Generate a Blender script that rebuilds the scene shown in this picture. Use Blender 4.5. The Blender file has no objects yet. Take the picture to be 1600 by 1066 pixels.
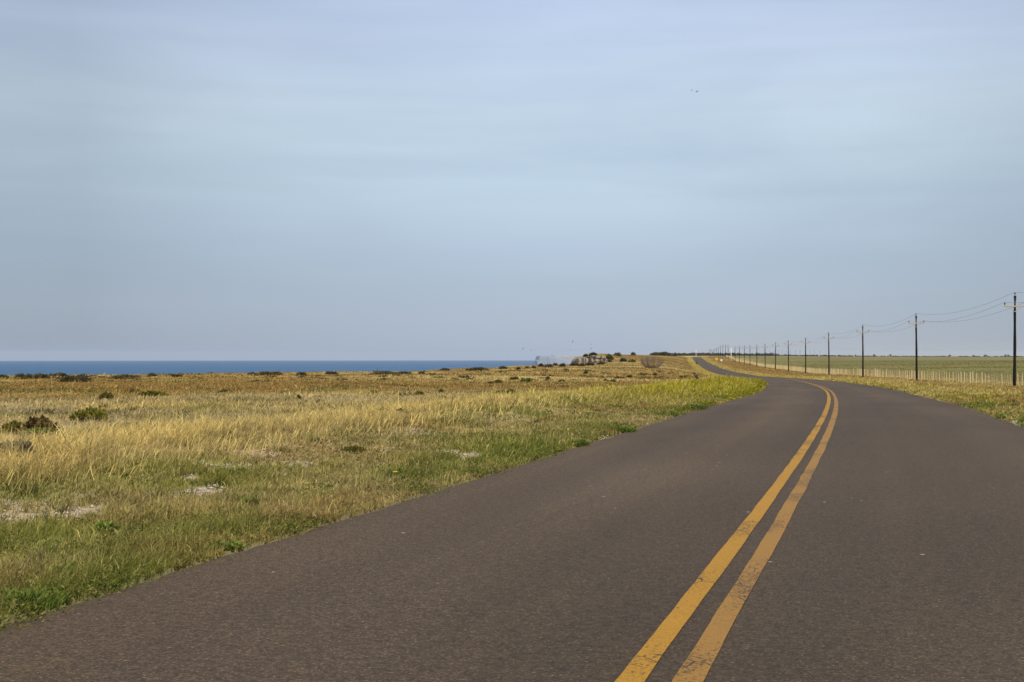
import bpy, bmesh, math, random
import numpy as np
from mathutils import Vector, Matrix, Euler
rad = math.radians
SC = bpy.context.scene
COL = SC.collection

# ------------------------------------------------------------------ camera, world, sun, exposure
EYE = 1.25
cam_d = bpy.data.cameras.new('camera'); cam = bpy.data.objects.new('camera', cam_d); COL.objects.link(cam)
cam.location = (0, 0, EYE); cam.rotation_euler = (rad(90.66), 0, 0)
cam_d.sensor_width = 36.0; cam_d.lens = 45.0; cam_d.clip_start = 0.1; cam_d.clip_end = 120000
SC.camera = cam
SUN_EL, SUN_AZ = rad(52), rad(140)          # azimuth clockwise from +Y (the view direction)
w = bpy.data.worlds.new('World'); SC.world = w; w.use_nodes = True
nt = w.node_tree; N, L = nt.nodes, nt.links; N.clear()
def mathn(nt, op, a, b=None, clamp=False):
    n = nt.nodes.new('ShaderNodeMath'); n.operation = op; n.use_clamp = clamp
    for i, x in enumerate((a, b)):
        if x is None: continue
        if isinstance(x, (int, float)): n.inputs[i].default_value = x
        else: nt.links.new(x, n.inputs[i])
    return n.outputs[0]
def ramp(nt, fac, stops, interp='LINEAR'):
    n = nt.nodes.new('ShaderNodeValToRGB'); cr = n.color_ramp; cr.interpolation = interp
    while len(cr.elements) < len(stops): cr.elements.new(0.5)
    for e, (p, c) in zip(cr.elements, stops):
        e.position = p; e.color = (c[0], c[1], c[2], 1) if not isinstance(c, (int, float)) else (c, c, c, 1)
    if fac is not None: nt.links.new(fac, n.inputs[0])
    return n.outputs[0]
def mixc(nt, fac, a, b, mode='MIX'):
    n = nt.nodes.new('ShaderNodeMix'); n.data_type = 'RGBA'; n.blend_type = mode
    for s, x in ((n.inputs[0], fac), (n.inputs[6], a), (n.inputs[7], b)):
        if isinstance(x, (int, float)): s.default_value = x
        elif isinstance(x, tuple): s.default_value = (x[0], x[1], x[2], 1)
        else: nt.links.new(x, s)
    return n.outputs[2]
def noise(nt, vec, scale, detail=4, rough=0.55, dist=0.0):
    n = nt.nodes.new('ShaderNodeTexNoise')
    n.inputs['Scale'].default_value = scale; n.inputs['Detail'].default_value = detail
    n.inputs['Roughness'].default_value = rough; n.inputs['Distortion'].default_value = dist
    if vec is not None: nt.links.new(vec, n.inputs['Vector'])
    return n.outputs['Fac']
def mapping(nt, vec, scale=(1, 1, 1), rot=(0, 0, 0)):
    n = nt.nodes.new('ShaderNodeMapping'); n.inputs['Scale'].default_value = scale; n.inputs['Rotation'].default_value = rot
    nt.links.new(vec, n.inputs['Vector']); return n.outputs[0]
sky = N.new('ShaderNodeTexSky'); sky.sky_type = 'NISHITA'; sky.sun_disc = False
sky.sun_elevation = SUN_EL; sky.sun_rotation = SUN_AZ; sky.altitude = 50; sky.dust_density = 2.0
tc = N.new('ShaderNodeTexCoord'); sep = N.new('ShaderNodeSeparateXYZ'); L.new(tc.outputs['Generated'], sep.inputs[0])
el = sep.outputs['Z']
SKYK = 10.0                                   # veil colours are written as radiance, the background strength is 1/SKYK
veil = ramp(nt, mathn(nt, 'MULTIPLY', el, 2.0, True), [
    (0.00, (0.410, 0.475, 0.580)), (0.06, (0.412, 0.495, 0.605)), (0.16, (0.425, 0.530, 0.660)), (0.28, (0.510, 0.640, 0.760)),
    (0.38, (0.555, 0.678, 0.800)), (0.50, (0.525, 0.630, 0.815)), (0.60, (0.48, 0.585, 0.79)), (1.0, (0.56, 0.66, 0.84))])
sv = mapping(nt, tc.outputs['Generated'], (1.3, 1.3, 6.5), (0, rad(2.5), 0))
n1 = noise(nt, sv, 2.2, 5, 0.5, 0.4)
sv2 = mapping(nt, tc.outputs['Generated'], (1.0, 1.0, 24.0), (0, rad(-3), rad(20)))
n2 = noise(nt, sv2, 2.6, 4, 0.5, 0.3)
hi = mathn(nt, 'MULTIPLY', el, 7.0, True)
cl = mathn(nt, 'ADD', mathn(nt, 'MULTIPLY', mathn(nt, 'SUBTRACT', n1, 0.5), 0.42), mathn(nt, 'MULTIPLY', mathn(nt, 'SUBTRACT', n2, 0.5), 0.12))
cl = mathn(nt, 'MULTIPLY', cl, mathn(nt, 'ADD', mathn(nt, 'MULTIPLY', hi, 0.85), 0.15))
ax = mathn(nt, 'SUBTRACT', sep.outputs['X'], 0.06)                     # the thin cloud is brightest a little right of the road's middle
bell = mathn(nt, 'MULTIPLY', mathn(nt, 'MULTIPLY', ax, ax), -2.1)
gain = mathn(nt, 'ADD', mathn(nt, 'ADD', cl, 1.10), mathn(nt, 'MAXIMUM', bell, -0.30))
vm = N.new('ShaderNodeVectorMath'); vm.operation = 'SCALE'; L.new(veil, vm.inputs[0])
L.new(mathn(nt, 'MULTIPLY', gain, SKYK), vm.inputs['Scale'])
blue = mixc(nt, mathn(nt, 'MULTIPLY', mathn(nt, 'MULTIPLY', cl, -2.0, True), 0.9, True), vm.outputs[0], (4.2, 5.6, 8.2))
skyc = mixc(nt, 0.90, sky.outputs[0], blue)
bg = N.new('ShaderNodeBackground'); bg.inputs['Strength'].default_value = 1.0 / SKYK; L.new(skyc, bg.inputs['Color'])
out = N.new('ShaderNodeOutputWorld'); L.new(bg.outputs[0], out.inputs['Surface'])
sd = bpy.data.lights.new('sun', 'SUN'); sun = bpy.data.objects.new('sun', sd); COL.objects.link(sun)
sd.energy = 4.2; sd.angle = rad(1.0); sd.color = (1.0, 0.90, 0.74)
sdir = Vector((math.sin(SUN_AZ) * math.cos(SUN_EL), math.cos(SUN_AZ) * math.cos(SUN_EL), math.sin(SUN_EL)))
sun.rotation_euler = sdir.to_track_quat('Z', 'Y').to_euler(); sun.location = (30, -30, 60)
SC.view_settings.view_transform = 'Standard'; SC.view_settings.look = 'None'
SC.view_settings.exposure = 0.0; SC.view_settings.gamma = 1.0
SC.cycles.use_denoising = True
SC.cycles.max_bounces = 6; SC.cycles.transparent_max_bounces = 8; SC.cycles.volume_bounces = 1
HAZE = 4.0e-5

# ------------------------------------------------------------------ helpers
rng = np.random.default_rng(11); random.seed(5)
def tag(o, label=None, cat=None, group=None, kind=None):
    if label: o['label'] = label
    if cat: o['category'] = cat
    if group: o['group'] = group
    if kind: o['kind'] = kind
    return o
def link(name, me, parent=None, loc=None):
    o = bpy.data.objects.new(name, me); COL.objects.link(o)
    if parent is not None: o.parent = parent
    if loc is not None: o.location = loc
    return o
def empty(name, loc, rz=0.0):
    o = bpy.data.objects.new(name, None); COL.objects.link(o); o.location = loc; o.rotation_euler = (0, 0, rz)
    o.empty_display_size = 0.2; return o
def raw_mesh(name, v, f, mat=None, col=None, smooth=False, uv=None):
    """v (n,3), f (m,k) with k = 3 or 4"""
    v = np.asarray(v, np.float32); f = np.asarray(f, np.int32); k = f.shape[1]
    me = bpy.data.meshes.new(name)
    me.vertices.add(len(v)); me.vertices.foreach_set('co', v.ravel())
    me.loops.add(f.size); me.loops.foreach_set('vertex_index', f.ravel())
    me.polygons.add(len(f)); me.polygons.foreach_set('loop_start', np.arange(0, f.size, k, dtype=np.int32))
    if smooth: me.polygons.foreach_set('use_smooth', np.ones(len(f), bool))
    me.update(calc_edges=True)
    if col is not None:
        a = me.attributes.new('col', 'FLOAT_COLOR', 'POINT')
        c = np.ones((len(v), 4), np.float32); c[:, :3] = col; a.data.foreach_set('color', c.ravel())
    if uv is not None:
        u = me.uv_layers.new(name='UVMap'); u.data.foreach_set('uv', np.asarray(uv, np.float32)[f.ravel()].ravel())
    if mat: me.materials.append(mat)
    return me
def bm_mesh(name, bm, mat, smooth=False):
    me = bpy.data.meshes.new(name); bm.normal_update(); bm.to_mesh(me); bm.free()
    if smooth:
        for p in me.polygons: p.use_smooth = True
    me.materials.append(mat); return me
def add_tube(bm, pts, radii, seg=8, cap=True):
    rings = []
    pts = [Vector(p) for p in pts]
    for i, p in enumerate(pts):
        d = (pts[min(i + 1, len(pts) - 1)] - pts[max(i - 1, 0)]).normalized()
        a = d.cross(Vector((0, 0, 1)))
        if a.length < 1e-3: a = d.cross(Vector((0, 1, 0)))
        a.normalize(); b = d.cross(a)
        r = radii[i] if isinstance(radii, (list, tuple)) else radii
        rings.append([bm.verts.new(p + (a * math.cos(2 * math.pi * k / seg) + b * math.sin(2 * math.pi * k / seg)) * r) for k in range(seg)])
    for r0, r1 in zip(rings, rings[1:]):
        for k in range(seg): bm.faces.new((r0[k], r0[(k + 1) % seg], r1[(k + 1) % seg], r1[k]))
    if cap: bm.faces.new(rings[0][::-1]); bm.faces.new(rings[-1])
def add_box(bm, c, s, rot=None, bevel=0.0):
    r = bmesh.ops.create_cube(bm, size=1.0)
    for v in r['verts']:
        co = Vector((v.co.x * s[0], v.co.y * s[1], v.co.z * s[2]))
        if rot: co = rot @ co
        v.co = co + Vector(c)
    if bevel:
        es = {e for v in r['verts'] for e in v.link_edges}
        bmesh.ops.bevel(bm, geom=list(es), offset=bevel, segments=1, affect='EDGES')
def add_lathe(bm, prof, seg=12, c=(0, 0, 0), sx=1, sy=1):
    rings = []
    for r, z in prof:
        rings.append([bm.verts.new((c[0] + sx * r * math.cos(2 * math.pi * k / seg), c[1] + sy * r * math.sin(2 * math.pi * k / seg), c[2] + z)) for k in range(seg)])
    for a, b in zip(rings, rings[1:]):
        for k in range(seg): bm.faces.new((a[k], a[(k + 1) % seg], b[(k + 1) % seg], b[k]))
    bm.faces.new(rings[0][::-1]); bm.faces.new(rings[-1])

def lattice(ix, iy, seed):
    h = (ix.astype(np.int64) * 374761393 + iy.astype(np.int64) * 668265263 + seed * 1442695041) & 0xffffffff
    h = ((h ^ (h >> 13)) * 1274126177) & 0xffffffff
    h = h ^ (h >> 16)
    return (h & 0xffff) / 65535.0
def vnoise(x, y, seed=0):
    ix = np.floor(x); iy = np.floor(y); fx = x - ix; fy = y - iy
    fx = fx * fx * (3 - 2 * fx); fy = fy * fy * (3 - 2 * fy)
    ix = ix.astype(np.int64); iy = iy.astype(np.int64)
    a = lattice(ix, iy, seed); b = lattice(ix + 1, iy, seed); c = lattice(ix, iy + 1, seed); d = lattice(ix + 1, iy + 1, seed)
    return a + (b - a) * fx + (c - a) * fy + (a - b - c + d) * fx * fy
def fbm(x, y, seed=0, oct=4):
    s = 0; a = 0.5; t = 0
    for o in range(oct):
        s = s + a * vnoise(x, y, seed + o * 17); t += a; a *= 0.5
        x = x * 2.03 + 5.1; y = y * 2.03 + 1.7
    return s / t
def sstep(a, b, x):
    t = np.clip((x - a) / (b - a), 0, 1); return t * t * (3 - 2 * t)
def lerp(a, b, t): return a + (b - a) * t

# ------------------------------------------------------------------ the lie of the land
def smooth_curve(pts, sig):
    x = np.array([p[0] for p in pts], float); y = np.array([p[1] for p in pts], float)
    g = np.arange(x[0], x[-1], 0.5); v = np.interp(g, x, y)
    n = int(sig * 3 / 0.5); k = np.exp(-0.5 * (np.arange(-n, n + 1) * 0.5 / sig) ** 2); k /= k.sum()
    lo = v[0] - (v[1] - v[0]) * np.arange(n, 0, -1); hi = v[-1] + (v[-1] - v[-2]) * np.arange(1, n + 1)
    return g, np.convolve(np.concatenate([lo, v, hi]), k, 'valid')
CX = smooth_curve([(-80, -24.04), (0, -0.84), (10, 2.05), (20, 4.85), (30, 7.5), (42.5, 10.65), (54, 13.45), (66, 16.25), (80, 19.12), (110, 25.05), (145, 31.2),
                   (250, 44.8), (340, 56.3), (550, 83.6), (850, 122.6), (1000, 142.1), (1400, 194)], 6)
CZ = smooth_curve([(-80, 0), (24, 0), (34, -.08), (42.5, -.2), (54, -.36), (66, -.5), (80, -.64), (95, -.82), (110, -1.0), (145, -1.42), (200, -2.1), (250, -2.7), (340, -3.17),
                   (450, -3.3), (550, -2.9), (700, -2.0), (850, -.1), (910, .25), (960, .3), (1020, 0), (1100, -.8), (1400, -1.5)], 5)
def road_x(Y):
    Y = np.asarray(Y, float)
    r = np.interp(Y, *CX)
    r = np.where(Y > 1399, 194 + .13 * (Y - 1399), r); return np.where(Y < -80, -24.04 + .29 * (Y + 80), r)
def road_z(Y): return np.interp(Y, *CZ)
def road_s(X, Y):
    m = (road_x(np.asarray(Y) + 1) - road_x(np.asarray(Y) - 1)) / 2
    return (X - road_x(Y)) / np.sqrt(1 + m * m)
HWL, HWR = 3.12, 3.42
def pole_x(Y): return 30.7 + .13 * Y
def fence_x(Y): return 33.7 + .13 * Y
CO = np.array([(-2000, -2600), (-300, -700), (60, -400), (110, -190), (138, -100), (150, -62), (170, -36), (200, -21), (270, -1), (340, 12), (400, 19), (430, 21), (470, 30), (600, 46),
               (1000, 105), (1500, 170), (3000, 370), (6000, 760), (12000, 1700), (40000, 6000)], float)
def coast_d(X, Y):
    x = np.interp(Y, CO[:, 0], CO[:, 1]); m = (np.interp(Y + 5, CO[:, 0], CO[:, 1]) - np.interp(Y - 5, CO[:, 0], CO[:, 1])) / 10
    return (X - x) / np.sqrt(1 + m * m)
def uv(u, v, Y): return ((u - 800) / 2000 * Y, Y, EYE - (v - 556) / 2000 * Y)
K = [uv(0, 587, 150), uv(200, 586, 160), uv(400, 583.5, 170), uv(600, 581, 205), uv(800, 574, 270), uv(870, 571, 340), uv(895, 571, 385), uv(915, 570.5, 395),
     (-15, 37, -.22), (-5, 30, -.12), (-30, 80, -.65), (0, 80, -.72), (-50, 110, -.95), (-20, 120, -.95), (20, 170, -1.2), (5, 130, -1.05), (25, 250, -1.2), (40, 300, -1.4),
     (-120, 60, -.8), (-120, 110, -1.1), (-200, 60, -1.0), (-200, 0, -.8), (-60, 40, -.5), (-60, 0, -.2), (-20, 0, 0), (-20, 15, -.05), (0, -20, 0), (-30, -30, 0), (30, -30, 0),
     (20, 10, -.1), (15, 30, -.25), (30, 20, -.4), (60, 0, -.8), (60, 60, -1.4), (200, 0, -1.5), (0, -200, 0), (200, -200, -.5), (-200, -200, 0),
     uv(1019, 575.5, 258), uv(940, 568.5, 385), uv(947, 556.8, 440), uv(926, 555.5, 440), uv(920, 570, 409), uv(908, 570.5, 404), uv(934, 569, 408), uv(965, 557.2, 452), uv(965, 567.5, 395), uv(1000, 558.5, 520), uv(1000, 556.3, 650), uv(1040, 556.3, 800), uv(1062, 556.6, 900),
     uv(1080, 558, 960), uv(1000, 567, 400), uv(1050, 566, 450), uv(1080, 576, 400), uv(1075, 566, 600), (100, 400, -3.2), (90, 330, -3.1),
     (200, 1200, -1.0), uv(1100, 555.6, 2400), uv(1200, 555.8, 2600), uv(1000, 555.4, 1900), uv(1060, 555.8, 1700), (160, 1050, -.3), (110, 1100, 0.8),
     uv(1500, 575, 300), uv(1400, 570, 500), uv(1300, 567, 700), uv(1600, 575, 300), uv(1600, 565, 600), uv(1600, 558, 2000), uv(1400, 557.6, 2600), uv(1280, 559, 1500),
     (500, 200, -1.5), (900, 600, -1.5), (3000, 1000, -2), (6000, 8000, -3), (3000, 8000, -2.5), (1800, 8000, -2), (9000, 2000, -3), (-2000, -3000, 0), (4000, -4000, 0)]
for Y, z in ((80, -1.2), (117, -1.73), (163.7, -2.1), (210, -2.36), (258, -2.72), (306, -3.12), (351, -3.15), (399, -3.2), (450, -3.2), (496, -3.15), (548, -2.97), (598, -2.65), (646, -2.45), (694, -2.15), (749, -1.8),
             (798, -.5), (848, .05), (898, .3), (945, -.1), (993, -.8), (1041, -1), (1140, -2.1)):
    K.append((pole_x(Y), Y, z))
KP = np.array(K)
def warp(X, Y):
    r = np.hypot(X, Y) + 1e-6; k = np.log1p(r / 25.0) / r
    return X * k, Y * k
_wx, _wy = warp(KP[:, 0], KP[:, 1])
_A = np.sqrt((_wx[:, None] - _wx) ** 2 + (_wy[:, None] - _wy) ** 2 + .06 ** 2)
_W = np.linalg.solve(_A + np.eye(len(KP)) * -1e-3, KP[:, 2] + 0.5)
def land_z(X, Y):
    X = np.atleast_1d(np.asarray(X, float)); Y = np.atleast_1d(np.asarray(Y, float))
    wx, wy = warp(X, Y); z = np.full(X.shape, -0.5)
    for a, b, c in zip(_wx, _wy, _W): z = z + c * np.sqrt((wx - a) ** 2 + (wy - b) ** 2 + .06 ** 2)
    s = road_s(X, Y); zr = road_z(Y)
    side = np.where(s < 0, -s - HWL, s - HWR)                   # metres beyond the road edge
    wroad = (1 - sstep(1.5, 12, side)) * (1 - sstep(1000, 1150, Y))
    rough = sstep(.3, 2.5, side)
    zt = lerp(z, zr, wroad)
    r = np.hypot(X, Y)
    zt = zt + rough * (.10 * (fbm(X / 2.3, Y / 2.3, 3, 3) - .5) + sstep(5, 25, side) * (s < 0) * .55 * (fbm(X / 22, Y / 22, 9, 3) - .5) * sstep(20, 60, r))
    zt = zt + rough * sstep(2.2, 3.6, side) * (1 - sstep(5, 9, side)) * (s < 0) * .12 * (Y < 130)
    under = (side < .05) * (Y < 1150)
    zt = np.where(under, zr - np.where(r < 60, .05, np.where(r < 250, .12, .25)), zt)
    d = coast_d(X, Y)
    jag = 7 * (fbm(X / 14, Y / 14, 21, 4) - .5)
    drop = sstep(0.5, -7, d + jag)
    return lerp(zt, np.full_like(zt, -55.0), drop)
def ground_at(u, v, y0=4.0, y1=1200.0):
    Y = np.geomspace(y0, y1, 2500); X = (u - 800) / 2000 * Y; Z = EYE - (v - 556) / 2000 * Y
    g = land_z(X, Y); hit = np.nonzero(Z <= g)[0]
    i = hit[0] if len(hit) else len(Y) - 1
    return X[i], Y[i], g[i]

BARE = []
for u, v, wp, hp in ((322, 766, 82, 13), (108, 803, 58, 9), (20, 812, 60, 8), (300, 748, 40, 6), (735, 716, 55, 9), (702, 706, 30, 4), (600, 706, 26, 4), (442, 742, 40, 5), (150, 795, 26, 5), (35, 684, 110, 9), (240, 672, 44, 5), (88, 690, 40, 5),
                     (945, 690, 26, 5), (1462, 617, 24, 4), (1492, 623, 38, 5), (1518, 629, 34, 5), (1583, 640, 50, 5), (1597, 661, 50, 7), (1545, 631, 20, 3), (1592, 627, 24, 4), (1660, 668, 60, 9)):
    x_, y_, z_ = ground_at(u, v); BARE.append((x_, y_, wp * .58 * y_ / 2000, hp * .85 * y_ * y_ / 2000 / (EYE - z_), u > 1300))
# ------------------------------------------------------------------ colours of the vegetation (albedo)
C = {k: np.array(v) for k, v in dict(
    straw=(.47, .385, .205), gold=(.555, .445, .205), brown=(.275, .190, .078), grey=(.37, .315, .225), olive=(.165, .155, .048), green=(.10, .150, .026),
    lime=(.36, .325, .026), chalk=(.43, .345, .245), rust=(.30, .19, .07), pasture=(.166, .158, .062), soil=(.26, .19, .115)).items()}
for k_ in C:
    if k_ not in ('chalk', 'soil'): C[k_] = C[k_] * np.array((1.03, .985, .78))
def veg_colour(X, Y):
    """mean colour of the cover at a place, and how tall and dense it grows"""
    X = np.asarray(X, float); Y = np.asarray(Y, float)
    s = road_s(X, Y); n = X.shape
    c = np.zeros(n + (3,)); h = np.full(n, .25); dens = np.ones(n)
    T = lambda a: a[..., None]
    big = fbm(X / 16, Y / 30, 41, 4); mid = fbm(X / 3.1, Y / 4.2, 43, 3); sm = fbm(X / .7, Y / .8, 47, 3)
    L_ = -s - HWL
    # left plain
    far = sstep(42, 70, Y + (big - .5) * 55)
    plain = lerp(lerp(C['grey'], C['straw'], T(sstep(.35, .7, mid))), lerp(C['brown'], C['rust'], T(sstep(.4, .7, mid))), T(far))
    pale = sstep(.56, .68, fbm(X / 40, Y / 14, 61, 4))
    plain = lerp(plain, C['straw'], T(pale * .75))
    plain = lerp(plain, C['gold'] * .85, T(sstep(.55, .75, fbm(X / 9, Y / 9, 63, 3)) * .5))
    plain = lerp(plain, C['olive'], T(sstep(.62, .75, fbm(X / 5, Y / 7, 67, 3)) * .6))
    hp = .09 + .09 * mid
    # golden band of tall grass
    near = sstep(125, 35, Y)
    wv = 4.4 + 1.6 * (fbm(X / 5, Y / 5, 71, 3) - .5) * 2
    gold = sstep(wv - 1.0, wv + .2, L_) * sstep(wv + 3.0, wv + .9, L_)
    limey = sstep(26, 50, Y) * sstep(170, 110, Y)
    gcol = lerp(C['gold'], C['lime'] * 1.15, T(limey * (.5 + .5 * mid)))
    base = lerp(plain, gcol, T(gold * .9)); hh = lerp(hp, .19 + .08 * mid, gold)
    # verge
    ver = sstep(wv + .1, wv - .9, L_)
    gmix = sstep(.46, .66, mid) ; gr2 = sstep(.5, .7, fbm(X / 1.4, Y / 1.4, 73, 3))
    vcol = lerp(lerp(C['straw'] * .74, C['olive'] * 1.3, T(sstep(.36, .70, mid))), C['green'] * 1.3, T(np.clip(gmix * .20 + gr2 * .26, 0, 1)))
    vcol = lerp(vcol, C['lime'], T(limey * (.7 + .3 * sm)))
    vcol = lerp(vcol, C['brown'] * .85, T(sstep(.52, .68, fbm(X / 1.9, Y / 2.6, 78, 3)) * .6 * (1 - limey)))
    edge = sstep(2.0, .2, L_)
    vcol = lerp(vcol, lerp(C['green'], C['olive'], .35) * 1.05, T(edge * sstep(.38, .60, fbm(X / 1.1, Y / 1.3, 77, 3)) * .8))
    base = lerp(base, vcol, T(ver)); hh = lerp(hh, .035 + .075 * mid + .20 * limey * sstep(.2, 2.0, L_), ver)
    bare = np.zeros(n); nz = fbm(X / .9, Y / 1.1, 79, 4)
    for bx, by, ra, rb, rt_ in BARE:
        bare = np.maximum(bare, sstep(1.15, .55, np.sqrt(((X - bx) / ra) ** 2 + ((Y - by) / rb) ** 2) + (nz - .5) * 1.7))
    bare = np.maximum(bare, .45 * sstep(.60, .68, fbm(X / .6, Y / .7, 80, 3)) * ver * (1 - limey) * sstep(.8, 1.6, L_))
    farstrip = sstep(120, 160, Y)
    stripcol = lerp(C['lime'] * .8, C['gold'], T(mid))
    sl = sstep(5.5, 2.0, L_) * farstrip
    base = np.where(T((s < 0) & (Y > 110)), lerp(base, lerp(plain, stripcol, T(sl)), T(sstep(110, 150, Y))), base)
    c[:] = base; h = hh; dens = 1 - .93 * bare
    # right verge
    R = s - HWR
    rnear = sstep(75, 35, Y)
    rcol = lerp(C['gold'] * .80, C['brown'] * 1.1, T(sstep(.45, .7, fbm(X / 7, Y / 9, 81, 3))))
    rcol = lerp(rcol, C['rust'], T(sstep(130, 240, Y) * sstep(2.5, 6, R) * .75))
    g3 = sstep(.42, .58, fbm(X / 1.6, Y / 2.2, 83, 3)) * sstep(7.5, 3.5, R + 3 * (mid - .5)) * rnear
    rcol = lerp(rcol, C['green'] * 1.15, T(g3 * .8))
    rcol = lerp(rcol, lerp(C['lime'] * .75, C['gold'], T(mid)), T(sstep(3.2, 1.0, R) * (1 - rnear) * .8))
    xf = fence_x(Y)
    nearf = sstep(2.5, .3, np.abs(X - xf + .4)) * sstep(230, 100, Y) * sstep(.4, .6, fbm(X / 4, Y / 8, 89, 2))
    rcol = lerp(rcol, C['green'], T(nearf * .7))
    past = C['pasture'] * (1 + .35 * T(fbm(X / 30, Y / 60, 91, 4) - .5) * 2)
    past = lerp(past, lerp(C['gold'], C['brown'], T(mid)) * .8, T(sstep(20, 3, X - xf) * .8))
    past = lerp(past, C['gold'] * .55, T(sstep(.62, .75, fbm(X / 60, Y / 22, 93, 3)) * .35))
    past = lerp(past, C['brown'] * .8, T(sstep(900, 2200, Y) * .45))
    rt = s > 0
    rcol = np.where(T(X > xf), past, rcol)
    c = np.where(T(rt), rcol, c); bareR = np.where(X > fence_x(Y), 0, bare)
    h = np.where(rt, np.where(X > xf, .06, lerp(.10 + .14 * mid, .05 + .08 * mid, rnear * (R < 5))), h)
    dens = np.where(rt, 1 - .93 * bareR, dens)
    bare = np.where(rt, bareR, bare)
    h = h * (1 - .6 * bare)
    return c, h, dens, bare

# ------------------------------------------------------------------ materials
MATS = {}
def new_mat(name):
    m = bpy.data.materials.new(name); m.use_nodes = True; nt = m.node_tree
    p = nt.nodes['Principled BSDF']; return m, nt, p
def simple(name, col, rough=.7, var=.25, scale=20, metal=0.0, bump=0.0):
    m, nt, p = new_mat(name)
    tc = nt.nodes.new('ShaderNodeTexCoord'); f = noise(nt, tc.outputs['Object'], scale, 5, .6)
    c = mixc(nt, f, tuple(x * (1 - var) for x in col), tuple(min(1, x * (1 + var)) for x in col))
    nt.links.new(c, p.inputs['Base Color']); p.inputs['Roughness'].default_value = rough; p.inputs['Metallic'].default_value = metal
    p.inputs['Specular IOR Level'].default_value = .3
    if bump:
        b = nt.nodes.new('ShaderNodeBump'); b.inputs['Strength'].default_value = bump; nt.links.new(f, b.inputs['Height']); nt.links.new(b.outputs[0], p.inputs['Normal'])
    return m
def leaf_mat(name, trans=.3):
    m = bpy.data.materials.new(name); m.use_nodes = True; nt = m.node_tree; nt.nodes.clear()
    at = nt.nodes.new('ShaderNodeAttribute'); at.attribute_name = 'col'
    d = nt.nodes.new('ShaderNodeBsdfDiffuse'); t = nt.nodes.new('ShaderNodeBsdfTranslucent'); mx = nt.nodes.new('ShaderNodeMixShader'); mx.inputs[0].default_value = trans
    nt.links.new(at.outputs['Color'], d.inputs[0]); nt.links.new(at.outputs['Color'], t.inputs[0])
    nt.links.new(d.outputs[0], mx.inputs[1]); nt.links.new(t.outputs[0], mx.inputs[2])
    o = nt.nodes.new('ShaderNodeOutputMaterial'); nt.links.new(mx.outputs[0], o.inputs[0]); return m
M_LEAF = leaf_mat('leaf', .25); M_GRASS = leaf_mat('grass_blade', .3)
# ground
m, nt, p = new_mat('ground_soil'); M_GROUND = m
at = nt.nodes.new('ShaderNodeAttribute'); at.attribute_name = 'col'
tc = nt.nodes.new('ShaderNodeTexCoord')
f1 = noise(nt, tc.outputs['Object'], 9.0, 6, .65); f2 = noise(nt, mapping(nt, tc.outputs['Object'], (1, .5, 1)), .8, 6, .6)
f3 = noise(nt, mapping(nt, tc.outputs['Object'], (1, .35, 1)), .09, 6, .62)
k = mathn(nt, 'ADD', mathn(nt, 'MULTIPLY', mathn(nt, 'SUBTRACT', f1, .5), 1.0), mathn(nt, 'ADD', mathn(nt, 'MULTIPLY', mathn(nt, 'SUBTRACT', f2, .5), .9), mathn(nt, 'MULTIPLY', mathn(nt, 'SUBTRACT', f3, .5), .9)))
k = mathn(nt, 'MAXIMUM', mathn(nt, 'ADD', k, 1.0), .35)
vmn = nt.nodes.new('ShaderNodeVectorMath'); vmn.operation = 'SCALE'; nt.links.new(at.outputs['Color'], vmn.inputs[0]); nt.links.new(k, vmn.inputs['Scale'])
nt.links.new(vmn.outputs[0], p.inputs['Base Color']); p.inputs['Roughness'].default_value = .95; p.inputs['Specular IOR Level'].default_value = .1
b = nt.nodes.new('ShaderNodeBump'); b.inputs['Strength'].default_value = .6; b.inputs['Distance'].default_value = .05; nt.links.new(f1, b.inputs['Height']); nt.links.new(b.outputs[0], p.inputs['Normal'])
# asphalt: uv.x = metres across, uv.y = metres along
def asphalt_colour(nt):
    uvn = nt.nodes.new('ShaderNodeUVMap'); uvn.uv_map = 'UVMap'; U = uvn.outputs[0]
    grain = noise(nt, U, 62, 4, .8); mott = noise(nt, U, 7, 6, .7)
    streak = noise(nt, mapping(nt, U, (1.0, .03, 1)), .9, 4, .55); blot = noise(nt, mapping(nt, U, (1, .35, 1)), .35, 5, .55)
    c = ramp(nt, grain, [(.30, (.012, .0080, .0046)), (.45, (.047, .0318, .0182)), (.58, (.070, .0476, .0275)), (.70, (.26, .200, .135))])
    c = mixc(nt, mathn(nt, 'MULTIPLY', mathn(nt, 'SUBTRACT', streak, .42), 1.8, True), c, mixc(nt, 1.0, c, (1.48, 1.36, 1.18), 'MULTIPLY'))
    stone = noise(nt, U, 21, 3, .7); c = mixc(nt, 1.0, c, ramp(nt, stone, [(.34, .70), (.5, 1.0), (.66, 1.38)]), 'MULTIPLY')
    trk = noise(nt, mapping(nt, U, (1.0, .006, 1)), .62, 3, .5); c = mixc(nt, 1.0, c, ramp(nt, trk, [(.32, .80), (.66, 1.22)]), 'MULTIPLY')
    g = mathn(nt, 'ADD', mathn(nt, 'MULTIPLY', blot, 1.0), mathn(nt, 'ADD', mathn(nt, 'MULTIPLY', mott, .7), .13))
    v = nt.nodes.new('ShaderNodeVectorMath'); v.operation = 'SCALE'; nt.links.new(c, v.inputs[0]); nt.links.new(g, v.inputs['Scale'])
    vo = nt.nodes.new('ShaderNodeTexVoronoi'); vo.inputs['Scale'].default_value = 3.2; nt.links.new(U, vo.inputs['Vector'])
    speck = mathn(nt, 'MULTIPLY', mathn(nt, 'LESS_THAN', vo.outputs['Distance'], .045), mathn(nt, 'GREATER_THAN', noise(nt, U, 2.2, 2), .53))
    return U, grain, mixc(nt, speck, v.outputs[0], (.34, .30, .26))
m, nt, p = new_mat('asphalt'); M_ROAD = m
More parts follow.
